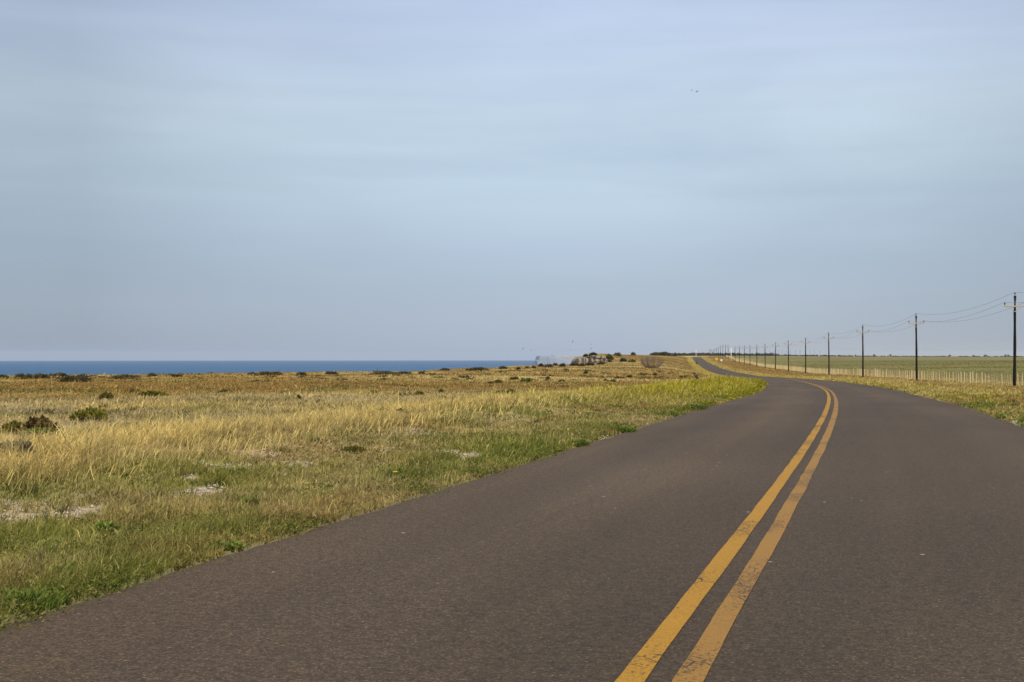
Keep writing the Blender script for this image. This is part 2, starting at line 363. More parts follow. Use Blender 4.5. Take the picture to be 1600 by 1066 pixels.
U, grain, c = asphalt_colour(nt); nt.links.new(c, p.inputs['Base Color'])
p.inputs['Roughness'].default_value = .85; p.inputs['Specular IOR Level'].default_value = .25
b = nt.nodes.new('ShaderNodeBump'); b.inputs['Strength'].default_value = .5; b.inputs['Distance'].default_value = .006; nt.links.new(grain, b.inputs['Height']); nt.links.new(b.outputs[0], p.inputs['Normal'])
def paint_mat(name, c0, c1, wear):
    m, nt, p = new_mat(name)
    U, grain, asp = asphalt_colour(nt)
    n1 = noise(nt, U, 45, 6, .75); n2 = noise(nt, mapping(nt, U, (1, .4, 1)), 2.2, 4, .6)
    chip = mathn(nt, 'GREATER_THAN', mathn(nt, 'ADD', mathn(nt, 'MULTIPLY', n1, .75), mathn(nt, 'MULTIPLY', n2, .35)), wear)
    vo = nt.nodes.new('ShaderNodeTexVoronoi'); vo.feature = 'DISTANCE_TO_EDGE'; vo.inputs['Scale'].default_value = 9; nt.links.new(mapping(nt, U, (1, .7, 1)), vo.inputs['Vector'])
    crack = mathn(nt, 'MULTIPLY', mathn(nt, 'LESS_THAN', vo.outputs['Distance'], .02), mathn(nt, 'GREATER_THAN', n2, .54))
    hole = mathn(nt, 'MAXIMUM', chip, crack)
    pc = mixc(nt, noise(nt, U, 14, 4, .6), c0, c1)
    pc = mixc(nt, mathn(nt, 'MULTIPLY', mathn(nt, 'SUBTRACT', grain, .47), 3.0, True), pc, (.09, .06, .03))
    nt.links.new(mixc(nt, hole, pc, asp), p.inputs['Base Color']); p.inputs['Roughness'].default_value = .75; p.inputs['Specular IOR Level'].default_value = .25
    return m
M_PAINT_A = paint_mat('yellow_paint', (.29, .142, .006), (.41, .207, .010), .612)
M_PAINT_B = paint_mat('faded_yellow_paint', (.23, .115, .018), (.31, .160, .026), .612)
M_POLE = simple('creosoted_wood', (.014, .008, .008), .95, .4, 6, 0, .2); M_ARM = simple('bare_timber', (.50, .40, .26), .8, .25, 14)
M_INS = simple('dark_glaze', (.05, .04, .04), .3, .2, 10); M_GALV = simple('galvanised_steel', (.42, .43, .44), .5, .2, 20, .4)
M_WIRE = simple('conductor_wire', (.10, .10, .11), .6, .2, 1, .3); M_POST = simple('weathered_pale_wood', (.72, .58, .31), .85, .3, 7)
M_POSTD = simple('weathered_brown_wood', (.52, .40, .20), .85, .3, 7)
M_WHITE = simple('white_concrete', (.78, .77, .73), .7, .1, 4); M_YEL = simple('sign_yellow', (.72, .46, .01), .45, .06, 5); M_SWHITE = simple('sign_white', (.80, .78, .76), .45, .05, 5)
M_SRED = simple('sign_red', (.55, .03, .03), .45, .05, 5); M_BLK = simple('sign_black', (.015, .015, .015), .5, .1, 5)
M_TWIG = simple('bare_twig', (.185, .14, .112), .85, .35, 3); M_STEM = simple('shrub_stem', (.12, .085, .05), .85, .3, 8)
M_HAWK = simple('dark_plumage', (.030, .016, .010), .7, .4, 9); M_WING = simple('rufous_plumage', (.12, .055, .02), .7, .5, 12); M_GULL = simple('gull_plumage', (.10, .10, .11), .7, .3, 3)
M_STONE = simple('chalk_stone', (.40, .325, .235), .9, .25, 12, 0, .3); M_FLOWER = simple('yellow_petal', (.75, .50, .02), .6, .1, 10)
# cliff rock
m, nt, p = new_mat('cliff_rock'); M_ROCK = m
tc = nt.nodes.new('ShaderNodeTexCoord')
st = noise(nt, mapping(nt, tc.outputs['Object'], (.35, .35, 2.6)), 1.0, 5, .6); vt = noise(nt, mapping(nt, tc.outputs['Object'], (1.3, 1.3, .35)), 1.0, 5, .6)
c = mixc(nt, .5, ramp(nt, st, [(.36, (.075, .058, .052)), (.5, (.20, .155, .12)), (.66, (.47, .39, .28))]), ramp(nt, vt, [(.40, (.055, .044, .042)), (.60, (.38, .31, .22))]))
nt.links.new(c, p.inputs['Base Color']); p.inputs['Roughness'].default_value = .95
# sea
m, nt, p = new_mat('sea_water'); M_SEA = m
tc = nt.nodes.new('ShaderNodeTexCoord')
f = noise(nt, mapping(nt, tc.outputs['Object'], (.004, .0012, 1)), 1.0, 6, .6)
nt.links.new(mixc(nt, f, (.004, .054, .138), (.009, .080, .182)), p.inputs['Base Color']); p.inputs['Roughness'].default_value = .55; p.inputs['Specular IOR Level'].default_value = .12
f = noise(nt, mapping(nt, tc.outputs['Object'], (.2, .12, 1)), 1.0, 5, .6)
b = nt.nodes.new('ShaderNodeBump'); b.inputs['Strength'].default_value = .8; b.inputs['Distance'].default_value = .8; nt.links.new(f, b.inputs['Height']); nt.links.new(b.outputs[0], p.inputs['Normal'])

# ------------------------------------------------------------------ setting: ground, sea, headland, cliff, road
def grid_faces(nr, nc, wrap=False):
    i = np.arange(nr - 1)[:, None]; j = np.arange(nc if wrap else nc - 1)[None, :]
    j1 = (j + 1) % nc
    return np.stack([i * nc + j, i * nc + j1, (i + 1) * nc + j1, (i + 1) * nc + j], -1).reshape(-1, 4)
th = np.concatenate([np.arange(-30, 30, .075), np.arange(30, 330, 3.0)]); th = np.radians(th)
r = np.concatenate([np.arange(.5, 6, .5), np.geomspace(6, 200, 380), np.geomspace(202, 13000, 330)])
TH, RR = np.meshgrid(th, r); GX = RR * np.sin(TH); GY = RR * np.cos(TH)
GZ = land_z(GX.ravel(), GY.ravel())
cc, hh, dd, bb = veg_colour(GX.ravel(), GY.ravel())
gc = lerp(cc * .85, C['soil'], (.35 * (1 - sstep(20, 120, RR.ravel())))[:, None])
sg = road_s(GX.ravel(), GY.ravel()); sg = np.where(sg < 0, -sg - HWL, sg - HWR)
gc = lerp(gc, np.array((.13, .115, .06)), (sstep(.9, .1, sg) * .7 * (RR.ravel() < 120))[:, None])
gc = lerp(gc, C['chalk'], (bb * .85)[:, None])
cd = coast_d(GX.ravel(), GY.ravel())
gc = lerp(gc, np.array((.38, .30, .2)), sstep(-3.0, -5, cd)[:, None])
f = grid_faces(len(r), len(th), True)
cen = np.array([[0, 0, land_z(0, 0)[0]]]); V = np.concatenate([np.stack([GX.ravel(), GY.ravel(), GZ], -1), cen])
fan = len(V) - 1
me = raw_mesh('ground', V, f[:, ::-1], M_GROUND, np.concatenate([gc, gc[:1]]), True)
tag(link('ground', me), kind='structure')
# sea follows the curve of the Earth, so its horizon lies a little below eye level
SEA = -41.0
r = np.concatenate([np.geomspace(40, 1000, 30), np.linspace(1100, 30000, 90)]); th = np.radians(np.arange(-100, 61, 1.0))
TH, RR = np.meshgrid(th, r); V = np.stack([RR * np.sin(TH), RR * np.cos(TH), SEA - RR ** 2 / (2 * 6.371e6)], -1).reshape(-1, 3)
tag(link('sea', raw_mesh('sea', V, grid_faces(len(r), len(th))[:, ::-1], M_SEA, None, True)), kind='structure')
# far headland across the bay: a long tableland with steep cliffs
M_HEAD = simple('far_cliff_hazy_shaded', (.23, .26, .31), .95, .15, .01); M_HEAD2 = simple('far_pale_cliff_hazy_lit', (.31, .295, .29), .95, .15, .01)  # haze put into both colours, plus shade in the first, sunlight in the second
def headland(pts, depth, y, top_fn, seed, name, mat):
    xs = np.arange(pts[0], pts[1], 6.0); rows = []
    for k, (fy, fz) in enumerate(((0, 0), (4, .35), (10, .72), (14, .97), (18, 1.0), (depth, 1.0), (depth + 20, 0))):
        jag = 26 * (fbm(xs / 60, np.full_like(xs, k * .05), seed, 4) - .5) * 2
        z0 = SEA - y * y / (2 * 6.371e6) - 4; zt = top_fn(xs)
        rows.append(np.stack([xs, y + fy + jag + np.abs(xs - pts[0]) * .25, z0 + (zt - z0) * fz], -1))
    V = np.concatenate(rows); f = grid_faces(7, len(xs))
    # end wall towards the sea
    bm = bmesh.new(); me = raw_mesh(name, V, f, mat); bm.from_mesh(me)
    bm.verts.ensure_lookup_table(); n = len(xs)
    bm.faces.new([bm.verts[k * n] for k in range(7)][::-1]); bm.to_mesh(me); bm.free(); return me
me = headland((140, 352), 900, 7000, lambda x: 1.2 - 34 * sstep(156, 136, x) - 40 * sstep(200, 350, x) ** 1.5 + 5 * (fbm(x / 30, x * 0, 4, 3) - .5), 5, 'headland', M_HEAD)
tag(link('headland', me), kind='structure')
me = headland((360, 1500), 900, 11000, lambda x: 2.5 + 6 * (fbm(x / 60, x * 0, 8, 3) - .5), 15, 'headland', M_HEAD2)
tag(link('headland', me), kind='structure')
# rocky bluff on the cliff edge
def bluff():
    x0, x1 = 19.9, 31.0; Yb = 414.0
    xs = np.arange(x0, x1, .12); zs = np.linspace(0, 1, 26); rows = []
    tz = np.interp(xs, [20.2, 21.2, 22.5, 23.5, 24.6, 25.6, 26.6, 28.5, 30, 31.5], [-.6, .45, .75, .7, 1.05, .95, 1.35, 1.2, .7, -.6])
    bz = np.interp(xs, [20, 24, 28, 31.5], [-3.4, -3.0, -2.6, -2.2])
    tz = tz + .7 * (fbm(xs / .8, xs * 0 + 1.1, 36, 3) - .5)
    but = 3.2 * (np.abs(fbm(xs / 1.7, xs * 0 + 3.3, 31, 3) - .5) * 2) + 2.2 * vnoise(np.floor(xs / 1.1) * .77, xs * 0, 32) + 1.0 * (fbm(xs / .45, xs * 0 + .7, 37, 2) - .5)
    for t in zs:
        led = 1.0 * vnoise(np.floor(xs / 2.2 + t * 1.3), np.full_like(xs, math.floor(t * 6)), 33) + .5 * fbm(xs / .5, np.full_like(xs, t * 6), 34, 3)
        curl = np.interp(xs, [20.2, 21.4], [3.0, 0])
        rows.append(np.stack([xs + .15 * (led - .5), Yb + curl - but - led * .8 + t * 1.6, bz + (tz - bz) * t], -1))
    for d, dz in ((1.2, .1), (3, .1), (7, -.1), (16, -.5)):
        rows.append(np.stack([xs, np.full_like(xs, Yb + 1.6 + d), tz + dz + .2 * (fbm(xs / 1.2, np.full_like(xs, d), 35, 3) - .5)], -1))
    rows.append(np.stack([xs, np.full_like(xs, Yb + 20), np.full_like(xs, -6.0)], -1))
    V = np.concatenate(rows); f = grid_faces(len(rows), len(xs))
    me = raw_mesh('cliff', V, f, M_ROCK); bm = bmesh.new(); bm.from_mesh(me); bm.verts.ensure_lookup_table(); n = len(xs)
    bm.faces.new([bm.verts[k * n] for k in range(len(rows))][::-1]); bm.faces.new([bm.verts[k * n + n - 1] for k in range(len(rows))]); bm.to_mesh(me); bm.free()
    return me
tag(link('cliff', bluff()), kind='structure')
# road
YS_ALL = np.concatenate([np.arange(-60, 0, 2.0), np.arange(0, 40, .08), np.arange(40, 60, .25), np.arange(60, 200, 1.0), np.arange(200, 1250, 4.0)])
def strip(name, s0, s1, ncol, dz, mat, ragged=0.0, skirt=0.0, seed=0, crown=0.0, ymax=9e9):
    YS = YS_ALL[YS_ALL < ymax]
    m = (road_x(YS + .5) - road_x(YS - .5)); q = np.sqrt(1 + m * m); nx, ny = 1 / q, -m / q
    along = np.concatenate([[0], np.cumsum(np.hypot(np.diff(road_x(YS)), np.diff(YS)))])
    L0 = s0 + ragged * (fbm(YS / .5, YS * 0, seed, 4) - .5) * 2 + ragged * .3 * (fbm(YS / 9, YS * 0, seed + 3, 2) - .5) * 2
    R0 = s1 + ragged * (fbm(YS / .9, YS * 0 + 9, seed + 5, 4) - .5) * 2 + ragged * .3 * (fbm(YS / 9, YS * 0, seed + 8, 2) - .5) * 2
    rows = []; uvs = []
    cols = np.linspace(0, 1, ncol)
    ts = list(cols)
    for t in ts:
        s = L0 + (R0 - L0) * t
        rows.append(np.stack([road_x(YS) + nx * s, YS + ny * s, road_z(YS) + dz - crown * (s / 3.3) ** 2], -1)); uvs.append(np.stack([s, along], -1))
    if skirt:
        a, b = rows[0].copy(), rows[-1].copy(); a[:, 2] -= skirt; b[:, 2] -= skirt
        rows = [a, rows[0].copy()] + rows + [rows[-1].copy(), b]; uvs = [uvs[0]] * 2 + uvs + [uvs[-1]] * 2
    V = np.stack(rows, 1).reshape(-1, 3); W = np.stack(uvs, 1).reshape(-1, 2)
    return raw_mesh(name, V, grid_faces(len(YS), len(rows)), mat, None, True, W)
tag(link('road', strip('road', -HWL, HWR, 25, .02, M_ROAD, .07, .3, 50, .03)), kind='structure')
tag(link('road_marking', strip('road_marking', -.160, -.052, 4, .0255, M_PAINT_A, .007, 0, 60, 0, 150)), kind='structure')
tag(link('road_marking', strip('road_marking', .054, .162, 4, .0255, M_PAINT_B, .009, 0, 66, 0, 150)), kind='structure')

# ------------------------------------------------------------------ grass
def blades(P, h, wd, lean, leandir, col, tipcol=None):
    """P (n,3) roots; each blade = 5 verts, 3 triangles"""
    n = len(P); ang = rng.uniform(0, 2 * np.pi, n); side = np.stack([np.cos(ang), np.sin(ang), np.zeros(n)], -1) * (wd / 2)[:, None]
    up = np.zeros((n, 3)); up[:, 2] = h
    ld = np.stack([np.cos(leandir), np.sin(leandir), np.zeros(n)], -1) * (h * lean)[:, None]
    mid = P + up * .55 + ld * .35; tip = P + up * (1 - .35 * np.minimum(lean, 1.5))[:, None] + ld
    V = np.stack([P - side, P + side, mid - side * .8, mid + side * .8, tip], 1).reshape(-1, 3)
    b = (np.arange(n) * 5)[:, None]
    F = np.stack([b + [0, 1, 3], b + [0, 3, 2], b + [2, 3, 4]], 1).reshape(-1, 3)
    cc = np.repeat(col[:, None, :], 5, 1)
    if tipcol is not None: cc[:, 4] = tipcol; cc[:, 2:4] = .5 * cc[:, 2:4] + .5 * tipcol[:, None, :]
    return V, F, cc.reshape(-1, 3)
def sample(n, y0, y1, p, xlo, xhi):
    """positions with density falling as Y^-p between two lines xlo(Y), xhi(Y)"""
    g = np.linspace(y0, y1, 4000); wt = np.maximum(xhi(g) - xlo(g), 0) * g ** -p; cdf = np.cumsum(wt); cdf /= cdf[-1]
    Y = np.interp(rng.uniform(0, 1, n), cdf, g); X = xlo(Y) + (xhi(Y) - xlo(Y)) * rng.uniform(0, 1, n)
    return X, Y
def grass_patch(n, y0, y1, p, xlo, xhi, hscale=1.0, wk=.00062, clump=True, keep=None, wmin=.004):
    X, Y = sample(n, y0, y1, p, xlo, xhi)
    if clump:                                                  # pull blades towards tuft centres
        cell = .10 * 2.0 ** np.floor(np.log2(np.maximum(1, Y * .04)) + rng.uniform(0, 1, n)); cx = np.floor(X / cell); cy = np.floor(Y / cell)
        jx = (cx + lattice(cx.astype(np.int64), cy.astype(np.int64), 5)) * cell; jy = (cy + lattice(cx.astype(np.int64), cy.astype(np.int64), 6)) * cell
        t = rng.uniform(.0, .75, n); X = lerp(X, jx, t); Y = lerp(Y, jy, t)
    c, h, dens, bare = veg_colour(X, Y)
    ok = rng.uniform(0, 1, n) < dens
    ok &= coast_d(X, Y) > 0.5
    s = road_s(X, Y); side = np.where(s < 0, -s - HWL, s - HWR); ok &= side > -.05 + .12 * rng.uniform(-1, 1, n) * (rng.uniform(0, 1, n) < .3)
    if keep is not None: ok &= keep(X, Y)
    X, Y, c, h, side, s = X[ok], Y[ok], c[ok], h[ok], side[ok], s[ok]; n = len(X)
    Z = land_z(X, Y) - .01
    h = h * hscale * (.55 + .9 * fbm(X / .45 + 3, Y / .6, 111, 2)) * rng.lognormal(-.08, .32, n) * np.where(side < .5, .45 + .9 * np.clip(side, 0, 1), 1) * (1 + .0 * Y)
    wd = np.maximum(wmin, Y * wk) * rng.uniform(.6, 1.5, n)
    # every tuft has its own tint, every blade a little of its own
    tx = fbm(X / .35, Y / .5, 101, 2); tint = (.55 + .9 * tx) * rng.uniform(.72, 1.28, n)
    c = c * tint[:, None]
    dry = rng.uniform(0, 1, n) < .16; c[dry] = lerp(c[dry], C['straw'] * rng.uniform(.7, 1.2, (dry.sum(), 1)), .75)
    grn = (rng.uniform(0, 1, n) < .05); c[grn] = lerp(c[grn], C['olive'], .6)
    lean = np.abs(rng.normal(.75, .45, n)); ldir = rng.normal(.25, 1.6, n)           # wind from the sea
    return blades(np.stack([X, Y, Z], -1), h, wd, lean, ldir, c, c * rng.uniform(.95, 1.25, (n, 1)))
def join(parts):
    vs, fs, cs, o = [], [], [], 0
    for v, f, c in parts: vs.append(v); fs.append(f + o); cs.append(c); o += len(v)
    return np.concatenate(vs), np.concatenate(fs), np.concatenate(cs)
def stuff(name, parts, label, cat):
    v, f, c = join(parts); tag(link(name, raw_mesh(name, v, f, M_GRASS, c)), label, cat, None, 'stuff')
edgeL = lambda Y: road_x(Y) - (HWL - .1) * np.sqrt(1 + .07)
edgeR = lambda Y: road_x(Y) + (HWR - .1) * np.sqrt(1 + .07)
stuff('verge_grass', [grass_patch(110000, 4.5, 120, 1.3, lambda Y: edgeL(Y) - .8, lambda Y: edgeL(Y) + .1, 1.5),
                      grass_patch(330000, 4.5, 130, 1.25, lambda Y: edgeL(Y) - 5.2, edgeL),
                      grass_patch(60000, 120, 950, 1.5, lambda Y: edgeL(Y) - 6, edgeL, 1, .0007)],
      'mixed green and straw grass growing along the left road edge', 'grass')
stuff('dry_grass', [grass_patch(430000, 7, 110, 1.15, lambda Y: -.47 * Y - 3, lambda Y: edgeL(Y) - 4.2),
                    grass_patch(110000, 100, 340, 1.4, lambda Y: np.maximum(-.47 * Y - 3, -100), lambda Y: edgeL(Y) - 4.2, 1.0, .0007),
                    grass_patch(60000, 300, 950, 1.3, lambda Y: .05 * Y, lambda Y: edgeL(Y) - 4, .9, .0008)],
      'brown and golden dry grass covering the plain between road and sea', 'grass')
stuff('roadside_grass', [grass_patch(40000, 14, 120, 1.3, edgeR, lambda Y: edgeR(Y) + .8, 1.5),
                         grass_patch(170000, 14, 130, 1.2, edgeR, lambda Y: np.minimum(fence_x(Y) + .5, .47 * Y + 3)),
                         grass_patch(90000, 120, 950, 1.5, edgeR, lambda Y: fence_x(Y) + .5, 1, .0007)],
      'straw coloured grass with green clumps between the road and the fence', 'grass')
stuff('pasture_grass', [grass_patch(90000, 60, 800, 1.4, lambda Y: fence_x(Y) + .3, lambda Y: .47 * Y + 40, 1.2, .0008)],
      'short green pasture grass behind the wooden fence', 'grass')
# seed stalks standing out of the golden band
X, Y = sample(9000, 8, 95, 1.3, lambda Y: edgeL(Y) - 7.0, lambda Y: edgeL(Y) - 3.2); n = len(X)
v, f, c = blades(np.stack([X, Y, land_z(X, Y)], -1), rng.uniform(.12, .32, n), np.maximum(.004, Y * .00045), np.abs(rng.normal(.8, .4, n)), rng.normal(.2, .9, n), C['gold'] * rng.uniform(.9, 1.45, (n, 1)))
tag(link('seed_stalks', raw_mesh('seed_stalks', v, f, M_GRASS, c)), 'pale golden seed stalks standing above the roadside grass', 'grass', None, 'stuff')
# low wiry tussocks, darker than the grass
def tussocks(n, y0, y1, xlo, xhi, cols, hh, rr, m_=46):
    X, Y = sample(n, y0, y1, 1.15, xlo, xhi); k_ = fbm(X / 6, Y / 9, 131, 3); ok = (rng.uniform(0, 1, n) < sstep(.38, .62, k_)) & (coast_d(X, Y) > 1); s_ = road_s(X, Y); ok &= np.where(s_ < 0, -s_ - HWL, s_ - HWR) > .4
    X, Y = X[ok], Y[ok]; n = len(X); R_ = rng.lognormal(np.log(rr), .45, n); H = hh * rng.lognormal(0, .35, n)
    a = rng.uniform(0, 6.28, (n, m_)); q = rng.uniform(0, 1, (n, m_)) ** .7 * R_[:, None]; PX = X[:, None] + np.cos(a) * q; PY = Y[:, None] + np.sin(a) * q
    P = np.stack([PX, PY, np.repeat((land_z(X, Y) - .02)[:, None], m_, 1)], -1).reshape(-1, 3); h = (H[:, None] * (1.1 - .6 * q / R_[:, None])).ravel() * rng.uniform(.6, 1.2, n * m_)
    c = np.repeat(np.array(cols)[rng.integers(0, len(cols), n)] * rng.uniform(.7, 1.25, (n, 1)), m_, 0) * rng.uniform(.7, 1.3, (n * m_, 1)); Yr = np.repeat(Y, m_)
    return blades(P, h, np.maximum(.006, Yr * .0008) * rng.uniform(.7, 1.5, n * m_), rng.uniform(.2, 1.1, n * m_), a.ravel() + rng.normal(0, .5, n * m_), c)
TC = [(.13, .105, .045), (.10, .095, .035), (.17, .135, .075), (.15, .14, .05), (.085, .075, .035)]
v, f, c = join([tussocks(3000, 9, 60, lambda Y: -.47 * Y - 3, lambda Y: edgeL(Y) - 6, TC, .13, .26), tussocks(1500, 50, 220, lambda Y: np.maximum(-.47 * Y - 3, -95), lambda Y: edgeL(Y) - 6, TC, .2, .55),
                tussocks(1600, 5, 60, lambda Y: edgeL(Y) - 5, lambda Y: edgeL(Y) - .3, [(.10, .115, .03), (.13, .12, .045), (.16, .14, .06), (.08, .085, .03)], .08, .13), tussocks(900, 15, 120, lambda Y: edgeR(Y) + .5, lambda Y: fence_x(Y), TC, .13, .2)])
tag(link('dry_tussocks', raw_mesh('dry_tussocks', v, f, M_GRASS, c)), 'dark wiry tussocks dotted through the dry grass on both sides', 'grass', None, 'stuff')
# chalk stones on the bare patches
def stones(n, y0, y1, xlo, xhi, thr, k=1.0):
    X, Y = sample(n, y0, y1, 1.2, xlo, xhi); b = veg_colour(X, Y)[3]; ok = b > thr; X, Y = X[ok], Y[ok]; n = len(X)
    base = np.array([(1, 0, 0), (-1, 0, 0), (0, 1, 0), (0, -1, 0), (0, 0, .45), (0, 0, -.45)], float)
    tri = np.array([(0, 2, 4), (2, 1, 4), (1, 3, 4), (3, 0, 4), (2, 0, 5), (1, 2, 5), (3, 1, 5), (0, 3, 5)])
    sz = np.minimum(rng.lognormal(-4.5, .55, n), .035) * k; a = rng.uniform(0, 6.28, n)
    V = base[None] * rng.uniform(.6, 1.4, (n, 6, 1)) * sz[:, None, None]
    V = np.stack([V[..., 0] * np.cos(a)[:, None] - V[..., 1] * np.sin(a)[:, None], V[..., 0] * np.sin(a)[:, None] + V[..., 1] * np.cos(a)[:, None], V[..., 2]], -1)
    V += np.stack([X, Y, land_z(X, Y) + sz * .3], -1)[:, None, :]
    return V.reshape(-1, 3), (tri[None] + (np.arange(n) * 6)[:, None, None]).reshape(-1, 3)
v, f = stones(26000, 5, 60, lambda Y: edgeL(Y) - 5.5, edgeL, .3); v2, f2 = stones(16000, 15, 60, edgeR, lambda Y: edgeR(Y) + 7, .3)
tag(link('gravel', raw_mesh('gravel', np.concatenate([v, v2]), np.concatenate([f, f2 + len(v)]), M_STONE)), 'pale chalk gravel lying on the bare patches of the verges', 'gravel', None, 'stuff')

def cover(n, y0, y1, xlo, xhi):
    X, Y = sample(n, y0, y1, 1.25, xlo, xhi); s_ = road_s(X, Y); side = np.where(s_ < 0, -s_ - HWL, s_ - HWR)
    pr = sstep(.44, .58, fbm(X / 1.2, Y / 1.5, 121, 3)) * (.25 + .75 * sstep(1.6, .2, side)) * sstep(-.12 + .004 * Y, .02 + .004 * Y, side); ok = rng.uniform(0, 1, n) < pr; X, Y = X[ok], Y[ok]; n = len(X); m_ = 90
    R_ = rng.uniform(.06, .24, n) * (1 + Y / 160); a = rng.uniform(0, 6.28, (n, m_)); q = np.sqrt(rng.uniform(0, 1, (n, m_))) * R_[:, None]
    PX = X[:, None] + np.cos(a) * q; PY = Y[:, None] + np.sin(a) * q * 1.2; PZ = (land_z(X, Y) + .0)[:, None] + rng.uniform(0, .07, (n, m_)) * (1 - (q / R_[:, None]) ** 2) * (1 + Y / 60)[:, None]
    P = np.stack([PX, PY, PZ], -1).reshape(-1, 3); k = n * m_
    dirv = np.stack([np.cos(a).ravel(), np.sin(a).ravel(), rng.uniform(.2, 1.3, k)], -1) + .5 * rng.normal(size=(k, 3)); dirv /= np.linalg.norm(dirv, axis=1)[:, None]
    sd_ = np.cross(dirv, rng.normal(size=(k, 3))); sd_ /= np.linalg.norm(sd_, axis=1)[:, None]
    ln = np.maximum(.020, np.repeat(Y, m_) * .0014) * rng.uniform(.6, 1.6, k); wd = ln * .2
    V = np.stack([P, P + dirv * (ln * .5)[:, None] + sd_ * wd[:, None], P + dirv * ln[:, None], P + dirv * (ln * .5)[:, None] - sd_ * wd[:, None]], 1)
    b = (np.arange(k) * 4)[:, None]; F = np.stack([b + [0, 1, 2], b + [0, 2, 3]], 1).reshape(-1, 3)
    cc = np.array([(.125, .165, .030), (.17, .185, .038), (.22, .20, .055), (.095, .12, .03)])[rng.integers(0, 4, n)]; cc = lerp(cc, C['lime'], (.75 * sstep(20, 50, Y))[:, None])
    c_ = np.repeat(cc * rng.uniform(.75, 1.2, (n, 1)), m_, 0) * rng.uniform(.7, 1.3, (k, 1))
    return V.reshape(-1, 3), F, np.repeat(c_, 4, 0)
v, f, c = join([cover(5200, 4.8, 120, lambda Y: edgeL(Y) - 4.2, lambda Y: edgeL(Y) + .06), cover(1500, 15, 90, lambda Y: edgeR(Y) - .05, lambda Y: edgeR(Y) + 6)])
tag(link('ground_cover', raw_mesh('ground_cover', v, f, M_LEAF, c)), 'low green leafy ground cover creeping along the road edges', 'ground cover', None, 'stuff')

# ------------------------------------------------------------------ shrubs
def leaf_cloud(n, w, h, d, lumps, leaf, cols, upright=.4, hollow=.35, flat=0.0):
    """leaf-sized triangles pairs spread through several overlapping half-ellipsoid lumps"""
    L_ = []
    if upright > .55: lumps = max(3, int(lumps * 1.9))
    for i in range(lumps):
        if lumps == 1: L_.append((0, 0, w / 2, d / 2, h)); continue
        a = random.uniform(0, 6.28); q = random.uniform(.15, .62)
        if upright > .55:
            q = math.sqrt(random.random()) * .8; t = random.uniform(.10, .2); L_.append((math.cos(a) * q * w / 2, math.sin(a) * q * d / 2, w * t, d * t, h * random.uniform(.5, 1.08) * (1 - .3 * q))); continue
        L_.append((math.cos(a) * q * w / 2, math.sin(a) * q * d / 2, w / 2 * random.uniform(.32, .55), d / 2 * random.uniform(.32, .6), h * random.uniform(.6, 1.0)))
    L_ = np.array(L_); k = rng.integers(0, len(L_), n); B = L_[k]
    u = rng.normal(size=(n, 3)); u[:, 2] = np.abs(u[:, 2]); u /= np.linalg.norm(u, axis=1)[:, None]
    rr = (hollow + (1 - hollow) * rng.uniform(0, 1, n) ** .6) * (1 + .10 * rng.normal(size=n))
    P = np.stack([B[:, 0] + u[:, 0] * B[:, 2] * rr, B[:, 1] + u[:, 1] * B[:, 3] * rr, np.maximum(.0, u[:, 2] * B[:, 4] * rr)], -1)
    ok = vnoise(P[:, 0] / (w * .09 + .02) + 7, P[:, 2] / (h * .2 + .02) + P[:, 1] / (w * .09 + .02), random.randint(0, 999)) > .22
    P = P[ok]; k = k[ok]; n = len(P)
    dirv = u[ok] * (1 - upright) + np.array([0, 0, upright]) + .45 * rng.normal(size=(n, 3)); dirv /= np.linalg.norm(dirv, axis=1)[:, None]
    sd_ = np.cross(dirv, rng.normal(size=(n, 3))); sd_ /= np.linalg.norm(sd_, axis=1)[:, None]
    ln = leaf * rng.uniform(.6, 1.5, n); wd = ln * .34
    V = np.stack([P, P + dirv * (ln * .5)[:, None] + sd_ * wd[:, None], P + dirv * ln[:, None], P + dirv * (ln * .5)[:, None] - sd_ * wd[:, None]], 1)
    V[..., 2] = np.maximum(V[..., 2], -.05)
    b = (np.arange(n) * 4)[:, None]; F = np.stack([b + [0, 1, 2], b + [0, 2, 3]], 1).reshape(-1, 3)
    ca = np.array(cols); base = ca[rng.integers(0, len(ca), n)]
    lump_t = rng.uniform(.75, 1.25, len(L_))[k]
    c = base * (lump_t * rng.uniform(.7, 1.3, n))[:, None]
    return V.reshape(-1, 3), F, np.repeat(c, 4, 0)
def stems_mesh(w, h, d, n, r):
    bm = bmesh.new()
    for i in range(n):
        a = random.uniform(0, 6.28); q = random.uniform(.2, .75)
        e = Vector((math.cos(a) * q * w / 2, math.sin(a) * q * d / 2, h * random.uniform(.5, .85))); b0 = Vector((e.x * .2, e.y * .2, -.05))
        m = b0.lerp(e, .5) + Vector((random.uniform(-.1, .1) * w, random.uniform(-.1, .1) * d, .08 * h))
        add_tube(bm, [b0, m, e], [r, r * .7, r * .3], 5)
    return bm_mesh('stem', bm, M_STEM)
PAL = dict(dark=[(.115, .098, .052), (.085, .078, .042), (.155, .120, .066), (.125, .108, .048)], olive=[(.185, .155, .036), (.125, .118, .032), (.23, .185, .045), (.10, .095, .03)],
           yellow=[(.26, .22, .036), (.19, .17, .034), (.13, .13, .03)], brown=[(.17, .115, .042), (.12, .09, .036), (.20, .15, .055)], green=[(.125, .175, .032), (.18, .215, .045), (.09, .125, .026)],
           grey=[(.19, .155, .10), (.15, .125, .085), (.23, .19, .12)], blue=[(.05, .075, .05), (.075, .095, .06)])
